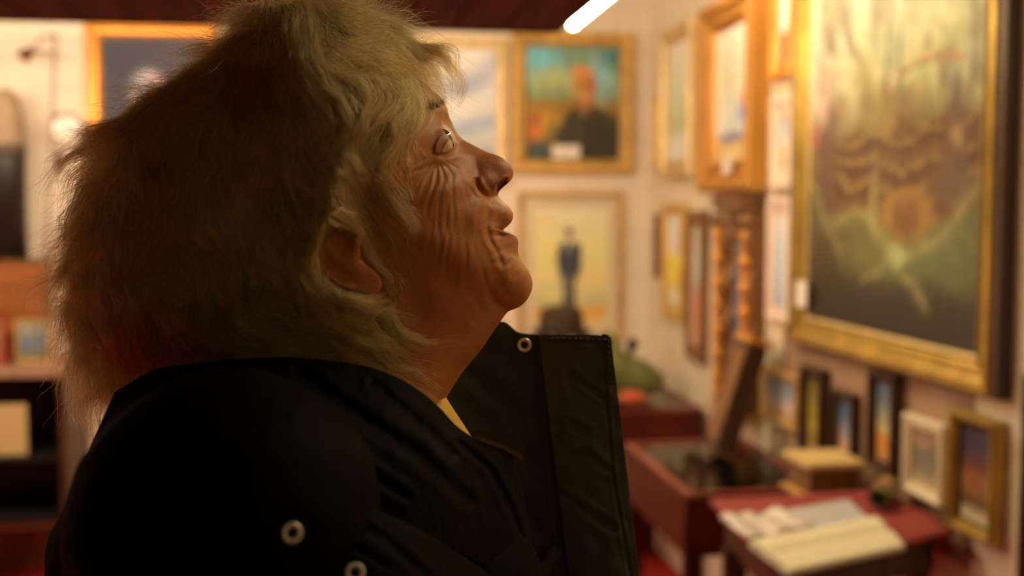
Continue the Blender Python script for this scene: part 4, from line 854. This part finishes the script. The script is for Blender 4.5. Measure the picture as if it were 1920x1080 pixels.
# strands: follow a flow field over the shell
FL = [(700,50,1,.35),(770,100,.75,.8),(790,160,.15,1),(775,215,-.55,1),(740,150,.35,1),(700,120,.6,.8),(740,250,-.35,1),(640,60,.9,.35),(640,130,.7,.6),(690,200,.15,1),(640,230,.15,1),(700,300,-.05,1),(660,330,.2,1),(700,390,.35,1),(735,440,.5,1),(765,520,.25,1),(750,600,.2,1),
 (580,180,.25,.9),(580,280,.2,1),(600,380,.15,1),(590,450,-.05,1),(585,500,.35,1),(610,545,.9,.6),(680,575,1,.15),(540,350,.1,1),(520,450,.15,1),(540,560,.6,.9),(620,620,1,.45),(700,640,1,.35),(760,650,1,.1),(720,690,.9,.4),(500,150,-.1,.8),(480,250,-.1,1),(450,360,-.05,1),(430,480,.1,1),(450,600,.5,.9),(560,670,1,.35),
 (560,60,.2,.8),(560,0,.3,.5),(620,0,.7,.3),(500,40,-.3,.5),(480,90,-.6,.45),(400,140,-.7,.7),(330,180,-.7,.7),(260,230,-.65,.8),(200,300,-.5,.9),(350,300,-.25,1),(160,400,-.3,1),(250,400,-.2,1),(330,420,-.08,1),(140,500,-.15,1),(230,520,-.05,1),(330,540,.1,1),(140,600,.05,1),(220,620,.15,1),(320,640,.35,1),(200,690,.2,.9),(400,660,.6,.7),(300,700,.3,.7)]
FL = np.array(FL); FLd = FL[:, 2:] / np.linalg.norm(FL[:, 2:], axis=1)[:, None]
def flow(x, y):
    w_ = 1 / (((x[:, None] - FL[:, 0]) ** 2 + (y[:, None] - FL[:, 1]) ** 2) + 400) ** 1.6; w_ /= w_.sum(1)[:, None]
    f = w_ @ FLd; return f / (np.linalg.norm(f, axis=1)[:, None] + 1e-9)
def smooth_noise(seed, f, x, y):
    r = np.random.default_rng(seed); out = 0
    for _ in range(7):
        kx, ky = r.normal(0, f, 2); out = out + np.sin(kx * x + ky * y + r.uniform(0, 6.28))
    return out / 2.6
def starts(n, xmin, xmax, ymin, ymax, cond):
    X = []; 
    while sum(map(len, X)) < n:
        x = rng.uniform(xmin, xmax, 40000); y = rng.uniform(ymin, ymax, 40000); k = cond(x, y); X.append(np.stack([x[k], y[k]], 1))
    return np.concatenate(X)[:n]
def trace(P, L, npt, frizz, lift, lift_end, clump, seed, side=1, wild=0):
    n = len(P); r = np.random.default_rng(seed); x, y = P[:, 0].copy(), P[:, 1].copy(); step = L / (npt - 1); pts = []
    ph = r.uniform(0, 6.28, n); fr = r.uniform(.5, 1.5, n); amp = frizz * r.uniform(.3, 1.6, n); lf0 = lift * r.uniform(-.25, 1, n); lf1 = lift_end * r.uniform(0, 1, n) ** 2
    jit = r.normal(0, wild, n)
    for k in range(npt):
        t = k / (npt - 1); Dm = hair_depth(x, y)
        D_ = Dm - 10 + lf0 + lf1 * t + 5 * smooth_noise(91, .045, x, y)
        D_ = D_ + amp * 2.5 * np.sin(t * 9 * fr + ph * 2) 
        D_ = np.maximum(D_, -40)
        pts.append(to3(x, y, D_))
        f = flow(x, y); a = np.arctan2(f[:, 1], f[:, 0]) + clump * smooth_noise(17, .035, x, y) + .5 * clump * smooth_noise(18, .09, x, y) + amp * .55 * np.sin(t * 7 * fr + ph) + jit * (t + .2)
        x = x + np.cos(a) * step; y = y + np.sin(a) * step
    A_ = np.stack(pts, 1)
    if side < 0: A_ = A_ * np.array([1, -1, 1])
    return A_
inside = lambda x, y: in_poly(x, y, HO)
sets = []
def clumped(n, per, L0, L1, npt, seed, side=1, tight=.8, spread=9, lift=14):
    r = np.random.default_rng(seed); c = starts(n, 100, 800, -30, 730, lambda x, y: inside(x, y) & ((seg_dist(x, y, SILH[1:29]) > 60) | (x > 640))); L = r.uniform(L0, L1, n)
    P = np.repeat(c, per, 0) + r.normal(0, spread, (n * per, 2)); Lc = np.repeat(L, per)
    A_ = trace(c, L, npt, .45, lift, lift * 1.2, .5, seed + 1, side); A_ = np.repeat(A_, per, 0)
    m0 = r.normal(0, spread / PXM, (n * per, 1, 3)) * np.array([1, .35, 1]); t = np.linspace(0, 1, npt)[None, :, None]
    ph = r.uniform(0, 6.28, (n * per, 1, 1)); wv = .0009 * np.sin(t * 8 + ph) * np.array([1, .5, 1])
    return A_ + m0 * (1 - tight * np.sin(t * math.pi * .6)) + wv
sets.append((clumped(3600, 9, 80, 210, 14, 61), 1.0)); sets.append((clumped(900, 7, 80, 200, 12, 66, -1), 1.0))
N1 = 16000
P1 = starts(N1, 100, 800, -30, 730, inside); sets.append((trace(P1, rng.uniform(60, 190, N1), 14, .35, 14, 14, .38, 1), 1))
P1 = starts(10000, 100, 800, -30, 730, inside); sets.append((trace(P1, rng.uniform(60, 200, 10000), 14, .5, 10, 30, .5, 2, wild=.25), 1))
P1 = starts(9000, 100, 800, -30, 730, inside); sets.append((trace(P1, rng.uniform(60, 190, 9000), 12, .5, 14, 20, .4, 3, -1, .2), 1))
# halo of frizz along the silhouette: starts in the rim band, both sides of the mid-plane
band = lambda x, y: inside(x, y) & (seg_dist(x, y, SILH[1:29]) < 55) & ~((x > 560) & (y > 640))
NB = 12000; PB = starts(NB, 90, 810, -40, 735, band)
cx_, cy_ = 520., 380.
def halo(P, L, npt, seed, rad_w, wild):
    n = len(P); r = np.random.default_rng(seed); x, y = P[:, 0].copy(), P[:, 1].copy(); step = L / (npt - 1); pts = []; s_ = seg_dist(x, y, SILH[1:29])
    D_ = r.uniform(-1, 1, n) * (30 + 130 * np.sqrt(np.clip(s_, 0, 60) / 60)); dd = r.normal(0, 1.6, n); a0 = r.normal(0, wild, n); ph = r.uniform(0, 6.28, n); fr = r.uniform(2, 7, n); am = r.uniform(0, .7, n)
    for k in range(npt):
        t = k / (npt - 1); V_ = to3(x, y, D_); pts.append(V_)
        f = flow(x, y); rx, ry = x - cx_, y - cy_; rl = np.hypot(rx, ry) + 1e-6; fx = f[:, 0] + rad_w * rx / rl; fy = f[:, 1] + rad_w * ry / rl
        a = np.arctan2(fy, fx) + a0 + am * np.sin(t * fr + ph) + .35 * smooth_noise(33, .05, x, y)
        x = x + np.cos(a) * step; y = y + np.sin(a) * step; D_ = D_ + dd * step * .2
    return np.stack(pts, 1)
sets.append((halo(PB, rng.uniform(40, 130, NB), 12, 5, .35, .25), .8))
PB = starts(3500, 90, 810, -40, 735, band); sets.append((halo(PB, rng.uniform(40, 120, 3500), 12, 6, .8, .5), .6))
NW = len(sets)
# wisps in front of the cheek and ear, escaping over the collar
def wisp_paths(paths, per, seed, spread):
    r = np.random.default_rng(seed); out = []
    for pts in paths:
        P = np.array(pts, float); s_ = np.linspace(0, 1, 16); u = np.linspace(0, 1, len(P)); bx_ = np.interp(s_, u, P[:, 0]); by_ = np.interp(s_, u, P[:, 1])
        for q in range(3): bx_[1:-1] = (bx_[:-2] + 2 * bx_[1:-1] + bx_[2:]) / 4; by_[1:-1] = (by_[:-2] + 2 * by_[1:-1] + by_[2:]) / 4
        for _ in range(per):
            o1, o2 = r.normal(0, spread, 2), r.normal(0, spread * 1.3, 2); w_ = s_[:, None]; ph = r.uniform(0, 6.28); off = o1 * (1 - w_) + o2 * w_ + 2.0 * np.stack([np.sin(s_ * 8 + ph), np.cos(s_ * 7 + ph)], 1) * w_
            k = max(6, int(16 * r.uniform(.55, 1))); x = np.interp(np.linspace(0, k / 16, 16), s_, bx_ + off[:, 0]); y = np.interp(np.linspace(0, k / 16, 16), s_, by_ + off[:, 1])
            inp = in_poly(x, y, [tuple(p) for p in PROF]); hd = np.where(inside(x, y), hair_depth(x, y), np.where(inp, base_depth(x, y)[0], 140)); hd = np.maximum(hd, base_depth(x, y)[0] * inp); lift = r.uniform(2, 14)
            ear_ = 22 * sst((sdf(x, y, EAR) + 8) / 10)
            out.append(to3(x, y, hd + lift + ear_ * .9))
    return np.stack(out)
WP = [[(640,360),(655,400),(690,440),(720,470),(745,500),(762,540),(768,575)],[(670,350),(690,400),(720,430),(745,470),(770,510),(775,550)],[(690,380),(715,420),(735,460),(750,520),(760,580)],[(700,330),(720,380),(740,400),(775,420),(792,445)],[(720,350),(745,385),(775,400),(800,430)],
      [(590,400),(592,440),(586,480),(592,520),(615,548),(660,565)],[(600,390),(606,430),(600,455)],[(580,380),(612,405),(650,428),(684,452),(700,480)],[(600,370),(640,395),(676,430),(700,465),(722,505)],[(590,420),(598,450),(596,490),(606,520)],[(660,560),(700,580),(740,590),(775,600),(800,615)],[(640,600),(690,620),(730,640),(770,650),(800,665)],[(660,640),(710,650),(750,655),(785,650)],[(620,640),(670,665),(720,685),(755,700)],[(640,660),(690,690),(735,712),(750,725)],[(690,600),(720,640),(750,690),(745,720)],[(640,560),(700,570),(735,560),(750,545)],
      [(745,230),(752,260),(745,290),(728,310)],[(780,215),(775,240),(760,262),(738,285)],[(725,300),(722,340),(735,380),(760,400)]]
sets.append((wisp_paths(WP, 70, 8, 8), .8))
sets.append((wisp_paths([[(660,20),(720,30),(790,55),(850,90),(905,110)],[(680,60),(740,70),(790,100),(830,150),(850,190)],[(700,60),(760,80),(800,120),(815,165)],[(720,90),(775,110),(800,150),(806,180)],[(560,10),(520,-20),(480,-40)],[(300,150),(230,160),(170,210)]], 26, 12, 16), .6))
FACE_CLEAR = [(800,180),(796,232),(768,262),(740,290),(724,330),(714,372),(708,410),(714,460),(732,505),(748,550),(775,600),(800,640),(800,668),(760,712),(752,730),(900,700),(1010,560),(980,380),(960,300),(860,230)]
def cull(A_, side, keep_frac, seed):
    '''thin out strands that stray over the cheek, the brow or the ear'''
    Wd = A_ + PO; rel = Wd - np.array(CAM); f_, r__, u_ = (rel @ np.array(v) for v in (fw, rt, up)); X = 960 + F * r__ / f_; Y_ = 540 - F * u_ / f_
    r = np.random.default_rng(seed); ey = in_poly(X, Y_, EYEBOX).any(1) & (A_[:, 0, 1] < .03); X, Y_, A_ = X[~ey], Y_[~ey], A_[~ey]
    st = ((A_[..., 1] > 0) & (X > 690) & (Y_ > 560)).any(1); X, Y_, A_ = X[~st], Y_[~st], A_[~st]
    th = in_poly(X, Y_, THROAT).any(1); X, Y_, A_ = X[~th], Y_[~th], A_[~th]
    bad = (in_poly(X, Y_, FACE_CLEAR) | in_poly(X, Y_, EARV)) & (A_[..., 1] < .03); frac = bad.mean(1)
    return A_[(frac < .16) | (r.uniform(0, 1, len(frac)) < keep_frac)]
THROAT = [(958,596),(880,690),(838,752),(850,900),(1080,900),(1080,596)]
EYEBOX = [(806,228),(880,228),(880,318),(806,318)]
sets = [(cull(a, 1, .17, i), k) if i < NW else (cull(a, 1, 1.1, i), k) for i, (a, k) in enumerate(sets)]
def hair_curves(name, sets, parent, m, rad):
    hc = bpy.data.hair_curves.new(name); tot = []; sizes = []; rads = []
    for A_, k in sets:
        n, q, _ = A_.shape; sizes += [q] * n; tot.append(A_.reshape(-1, 3)); t = np.linspace(0, 1, q); rads.append(np.tile(rad * k * (1 - .75 * t ** 2), n) * np.repeat(rng.uniform(.6, 1.4, n), q))
    hc.add_curves(sizes); P = np.concatenate(tot).astype(np.float32)
    hc.attributes['position'].data.foreach_set('vector', P.ravel()) if 'position' in hc.attributes else None
    ra = hc.attributes.get('radius') or hc.attributes.new('radius', 'FLOAT', 'POINT'); ra.data.foreach_set('value', np.concatenate(rads).astype(np.float32))
    o = bpy.data.objects.new(name, hc); COL.objects.link(o); o.parent = parent; hc.materials.append(m); print(name, len(sizes), 'strands'); return o
mh = bpy.data.materials.new('grey_hair'); mh.use_nodes = True; nt = mh.node_tree; nt.nodes.clear(); out = nt.nodes.new('ShaderNodeOutputMaterial'); hb = nt.nodes.new('ShaderNodeBsdfHairPrincipled')
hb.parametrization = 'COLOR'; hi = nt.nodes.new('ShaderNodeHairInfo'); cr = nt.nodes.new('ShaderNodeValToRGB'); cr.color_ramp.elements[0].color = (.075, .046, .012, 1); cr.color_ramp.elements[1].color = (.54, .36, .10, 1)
nt.links.new(hi.outputs['Random'], cr.inputs[0]); nt.links.new(cr.outputs[0], hb.inputs['Color']); hb.inputs['Roughness'].default_value = .42; hb.inputs['Radial Roughness'].default_value = .5; nt.links.new(hb.outputs[0], out.inputs[0])
hs = hair_curves('hair_strands', sets, hair, mh, .000085)
# eyebrow hairs
eb = []; r = np.random.default_rng(9)
for _ in range(160):
    t = r.uniform(0, 1); x0 = 798 + 32 * t + r.normal(0, 2); y0 = 204 - 12 * t + r.normal(0, 3); L = r.uniform(6, 13); a = R(-25) + r.normal(0, .35)
    xs = x0 + np.linspace(0, L, 5) * math.cos(a); ys = y0 + np.linspace(0, L, 5) * math.sin(a); xs = np.minimum(xs, 836); inp = base_depth(xs, ys)[0]; A_ = to3(xs, ys, inp + 7 + np.linspace(0, 5, 5)); eb.append(A_)
eb = np.stack(eb); mb = mat('eyebrow_hair', (.12, .07, .03), .6)
hair_curves('eyebrow', [(eb, 1)], person, mb, .00008); hair_curves('eyebrow', [(eb * np.array([1, -1, 1]), 1)], person, mb, .00008)
# ------------------------------------------------------------------ clothes
M['nylon'] = mat('black_nylon', (.0035, .0033, .002), .65, bump=.4, bscale=70, spec=.03, sheen=0)
M['nylon2'] = mat('black_nylon_lining', (.03, .031, .024), .6, bump=.4, bscale=60, spec=.2, sheen=.06)
def P3(px, py, Y): return Vector(unproj([px], [py], [Y])[0] - PO)
def blob(bm, a, b, ra, rb, n=9):
    for k in range(n):
        t = k / (n - 1); bmesh.ops.create_icosphere(bm, subdivisions=3, radius=ra * (1 - t) + rb * t, matrix=Matrix.Translation(a.lerp(b, t)))
def volume(name, parts, m, parent, voxel=.007, smooth=10, wr=.004, wscale=.09):
    bm = bmesh.new()
    for p in parts: blob(bm, *p)
    o = obj(name, bm, m, parent, True)
    rm = o.modifiers.new('remesh', 'REMESH'); rm.mode = 'VOXEL'; rm.voxel_size = voxel; rm.use_smooth_shade = True
    s = o.modifiers.new('smooth', 'SMOOTH'); s.iterations = smooth; s.factor = .6
    tx = bpy.data.textures.new(name + '_folds', 'CLOUDS'); tx.noise_scale = wscale; tx.noise_depth = 2
    d = o.modifiers.new('folds', 'DISPLACE'); d.texture = tx; d.strength = wr * 2; d.texture_coords = 'LOCAL'
    return o
W3 = lambda x, y, z: Vector((x - PO[0], y - PO[1], z))
sh = P3(426, 992, .535)       # near shoulder
shf = Vector((sh.x + .01, -sh.y, sh.z))
neck = P3(560, 800, .72); hip = Vector((neck.x - .03, 0, .86))
chest = P3(720, 1060, .72)
elb = Vector((sh.x + .02, sh.y - .03, sh.z - .30)); hand = Vector((sh.x + .16, sh.y + .03, sh.z - .47))
elf = Vector((elb.x, -elb.y, elb.z)); hf = Vector((hand.x, -hand.y, hand.z))
P_ = []
P_.append((neck + Vector((-.01, -.03, -.045)), sh + Vector((0, .02, 0)), .062, .074, 9)); P_.append((neck + Vector((-.01, .03, -.045)), shf, .062, .074, 9))
P_.append((sh, elb, .074, .066, 10)); P_.append((elb, hand, .062, .045, 8)); P_.append((shf, elf, .074, .066, 10)); P_.append((elf, hf, .062, .045, 8))
for s in (-1, 1):
    P_.append((Vector((sh.x + .0, s * .09, sh.z - .05)), Vector((hip.x, s * .09, hip.z)), .105, .125, 9))
    P_.append((Vector((sh.x + .09, s * .075, sh.z - .09)), Vector((hip.x + .06, s * .08, hip.z)), .085, .12, 9))
jacket = volume('jacket', P_, M['nylon'], person, .007, 8, .004, .06)
shirt = volume('shirt', [(P3(700, 800, .72), P3(730, 960, .72), .050, .07, 6), (P3(790, 830, .715), P3(760, 960, .72), .020, .06, 5)], mat('yellow_cloth', (.75, .48, .08), .8), person, .006, 4, .002)
legs = []
for s in (-1, 1):
    k0 = Vector((hip.x + .01, s * .09, hip.z - .05)); k1 = Vector((hip.x + .03, s * .10, .48)); k2 = Vector((hip.x, s * .10, .09)); legs += [(k0, k1, .095, .06, 14), (k1, k2, .06, .048, 14)]
trousers = volume('trousers', legs, mat('dark_cloth', (.02, .02, .025), .8), person, .010, 3, .003)
for s in (-1, 1):
    bm = bmesh.new(); bmesh.ops.create_uvsphere(bm, u_segments=24, v_segments=16, radius=1, matrix=Matrix.Translation((hip.x + .055, s * .10, .05)) @ Matrix.Diagonal((.135, .048, .05, 1)))
    for v in bm.verts: v.co.z = max(0.0, v.co.z * (1 - .35 * max(0, (v.co.x - hip.x - .05) / .13)))
    obj('shoe', bm, M['black'], person, True)
# collar pieces: curved quilted sheets with real thickness
def cloth(name, T, B, parent, m, nu=120, nv=60, th=.006, puff=0.004, folds=(), seed=0, wr=1.0, ext=1.0):
    T = np.array(T, float); B = np.array(B, float); B = T + (B - T) * ext; nv = int(nv * ext); u = np.linspace(0, 1, nu)
    def cum(P): d = np.r_[0, np.cumsum(np.hypot(*np.diff(P[:, :2], axis=0).T))]; return d / d[-1]
    def samp(P): c = cum(P); return np.stack([pchip(c, P[:, i], u) for i in range(3)], 1)
    t, b = samp(T), samp(B); v = np.linspace(0, 1, nv)[:, None, None]
    G_ = t[None] * (1 - v) + b[None] * v; px, py, Y = G_[..., 0].copy(), G_[..., 1], G_[..., 2].copy()
    vv = np.linspace(0, 1, nv)[:, None] * np.ones((1, nu)); uu = u[None] * np.ones((nv, 1))
    Y -= puff * np.sin(vv * math.pi) ** .8 * np.sin(uu * math.pi) ** .8
    Y -= wr * .0007 * (smooth_noise(seed, .03, px, py * .6) + .6 * smooth_noise(seed + 1, .08, px * 1.2, py * .7))
    for pts, w_, d_ in folds: d = seg_dist(px, py, pts); Y += .55 * d_ * (np.exp(-(d / w_) ** 2) - .4 * np.exp(-((d - 2 * w_) / w_) ** 2))
    V_ = unproj(px.ravel(), py.ravel(), Y.ravel()) - PO; ix = np.arange(nu * nv).reshape(nv, nu)
    F_ = np.stack([ix[:-1, :-1], ix[1:, :-1], ix[1:, 1:], ix[:-1, 1:]], -1).reshape(-1, 4)
    o = npmesh(name, V_, F_.tolist(), m, parent); s = o.modifiers.new('thickness', 'SOLIDIFY'); s.thickness = th; s.offset = -1
    bv = o.modifiers.new('soft', 'BEVEL'); bv.width = .0015; bv.segments = 2; bv.limit_method = 'ANGLE'; bv.angle_limit = R(50)
    return o
def stitches(name, pts, Y, parent, m, gap=9, L=6, w=.0009, ry=.0):
    P = np.array(pts, float); d = np.r_[0, np.cumsum(np.hypot(*np.diff(P[:, :2], axis=0).T))]; bm = bmesh.new(); s = 0
    while s < d[-1]:
        a = [np.interp(s, d, P[:, i]) for i in range(2)]; b = [np.interp(min(s + L, d[-1]), d, P[:, i]) for i in range(2)]; tube_bm(bm, [P3(*a, Y), P3(*b, Y)], w, 6); s += gap
    return tag(obj(name, bm, m, parent, True), kind='stuff')
# far side: inner face of the open collar, then the placket flap
far = cloth('far_collar', [(640,640,.775),(800,620,.792),(900,608,.80),(942,603,.80),(975,624,.80),(1012,628,.799),(1024,629,.798)],
    [(640,1120,.775),(740,1120,.78),(820,1120,.785),(900,1120,.79),(980,1120,.79),(1040,1120,.79),(1085,1120,.79)], jacket, M['nylon2'], folds=[([(1005,640),(1012,760),(1020,900),(1040,1080)],4,.002), ([(880,700),(960,760),(1000,900)],14,.003), ([(900,840),(960,900),(1000,990)],16,.004)], seed=40, puff=.010, ext=2.0)
flap = cloth('placket', [(1010,627,.7975),(1060,627,.794),(1110,628,.791),(1145,631,.788)], [(1072,1130,.785),(1110,1130,.782),(1160,1130,.779),(1206,1130,.775)], jacket, mat('placket_nylon', (.075, .080, .062), .6, bump=.4, bscale=60, spec=.2), nu=60, nv=200, th=.007, puff=.006,
    folds=[([(1014,642),(1136,643)],3,.0015), ([(1132,643),(1138,760),(1150,900),(1182,1080)],3,.0018), ([(1070,700),(1110,730),(1135,745)],6,.003), ([(1030,800),(1060,790),(1100,810)],7,.003), ([(1060,860),(1100,850),(1140,880)],7,.003), ([(1040,920),(1100,960),(1150,990)],8,.003), ([(1040,700),(1050,760),(1044,820)],7,.0025)], seed=50, ext=2.0)
cloth('shirt_collar', [(806,744,.704),(831,748,.706)], [(812,800,.69),(852,800,.695)], shirt, mat('yellow_knit', (.80, .50, .08), .8, bump=.5, bscale=300), nu=20, nv=30, th=.003, puff=.002, seed=90)
stitches('edge_stitching', [(1030,634),(1140,637),(1146,760),(1155,880),(1188,1080)], .786, flap, mat('thread', (.05, .05, .042), .8), 11, 7, .0008)
# near side: collar standing over the shoulder, running forward and down to the zip edge
near = cloth('near_collar', [(215,735,.66),(300,690,.645),(380,680,.63),(460,672,.622),(540,670,.615),(620,676,.61),(690,688,.607),(745,708,.607),(790,735,.61),(825,765,.615),(858,800,.622),(895,824,.632),(930,838,.642),(958,852,.65),(975,880,.655)],
    [(140,900,.60),(230,870,.57),(330,860,.545),(420,870,.53),(500,890,.525),(580,920,.525),(660,950,.53),(740,985,.54),(800,1010,.552),(850,1030,.565),(890,1050,.58),(925,1065,.595),(960,1080,.61),(990,1100,.625),(1012,1120,.635)], jacket, M['nylon'], nu=200, nv=90, th=.008, puff=.014,
    folds=[([(470,730),(560,790),(650,860),(760,930)],9,.006), ([(560,700),(660,770),(780,850),(880,940)],12,.006), ([(380,760),(470,800),(540,850)],9,.005), ([(860,830),(920,880),(960,960),(990,1040)],6,.004), ([(700,720),(780,790),(850,850)],10,.004)], seed=60)
flapn = cloth('shoulder_tab', [(508,838,.518),(545,842,.515),(580,860,.516),(597,890,.518)], [(455,1100,.475),(520,1104,.475),(590,1110,.478),(640,1116,.482)], jacket, M['nylon'], nu=50, nv=70, th=.004, puff=.005, folds=[([(520,880),(590,905)],6,.002), ([(500,930),(560,960)],6,.002)], seed=70)
hoodb = cloth('hood_band', [(590,905,.513),(680,945,.512),(780,990,.525),(880,1050,.56),(960,1110,.60)], [(560,1100,.475),(660,1130,.478),(760,1160,.49),(860,1190,.52),(950,1220,.56)], jacket, M['nylon'], nu=90, nv=40, th=.004, puff=.006, folds=[([(620,950),(720,1010),(800,1080)],8,.003), ([(640,1010),(720,1060)],7,.003)], seed=80)
bpy.context.view_layer.update(); dg = bpy.context.evaluated_depsgraph_get()
trees = []
for o in (jacket, far, flap, near, flapn, hoodb):
    e = o.evaluated_get(dg); trees.append((o, BVHTree.FromObject(e, dg)))
def hit(px, py):
    d = ray(px, py); best = None
    for o, tr in trees:
        p, n, i, dist = tr.ray_cast(CAM - Vector(PO), d)
        if p is not None and (best is None or dist < best[2]): best = (p, n, dist, o)
    return best
def ring(px, py, rpx, name='snap'):
    h = hit(px, py)
    if h is None: print('no hit', px, py); return
    p, n, dist, o = h; n = n if n.dot(ray(px, py)) < 0 else -n; r = rpx * dist / F
    n = (n * .6 - ray(px, py) * .4).normalized(); bm = bmesh.new(); seg = 36; prof = [(1.0, 0), (1.0, .18), (.88, .34), (.70, .34), (.56, .22), (.50, .05), (.50, -.1)]
    L = [[bm.verts.new((r * a * math.cos(k / seg * T), r * a * math.sin(k / seg * T), r * h_)) for k in range(seg)] for a, h_ in prof]
    for a, b in zip(L, L[1:]):
        for k in range(seg): bm.faces.new((a[k], a[(k + 1) % seg], b[(k + 1) % seg], b[k]))
    s = obj(name, bm, M['snap'], o, True); s.matrix_local = Matrix.Translation(p + n * .0004) @ n.to_track_quat('Z', 'Y').to_matrix().to_4x4()
    s['label'] = 'silver metal snap ring'; print('snap', px, py, 'depth', round(dist, 3), o.name)
M['snap'] = mat('silver_snap', (.80, .77, .66), .35, .55)
ring(983, 647, 13.5); ring(547, 999, 19); ring(665, 1074, 18)
# zip pull and fuzzy edge at the front
h = hit(1030, 1050)
if h:
    bm = bmesh.new(); q = h[0] - ray(1030, 1050) * .006; box(bm, (0, 0, 0), (.010, .004, .020), Matrix.Rotation(R(35), 3, 'Y'), .0015); s = obj('zip_pull', bm, mat('grey_zip', (.03, .03, .026), .6), jacket); s.location = q
fz = []
r = np.random.default_rng(4)
for _ in range(500):
    t = r.uniform(0, 1); x0 = np.interp(t, [0, .5, 1], [890, 935, 975]); y0 = np.interp(t, [0, .5, 1], [822, 838, 858]); a = R(-40) + r.normal(0, .6); L = r.uniform(4, 14)
    s_ = np.linspace(0, L, 5); Yb = np.interp(x0, [895, 975], [.632, .655]); fz.append(unproj(x0 + s_ * math.cos(a), y0 + s_ * math.sin(a) + .02 * s_ ** 2, np.full(5, Yb)) - PO)
hair_curves('fleece_edge', [(np.stack(fz), 1)], near, mat('brown_fleece', (.16, .10, .05), .9), .00008)
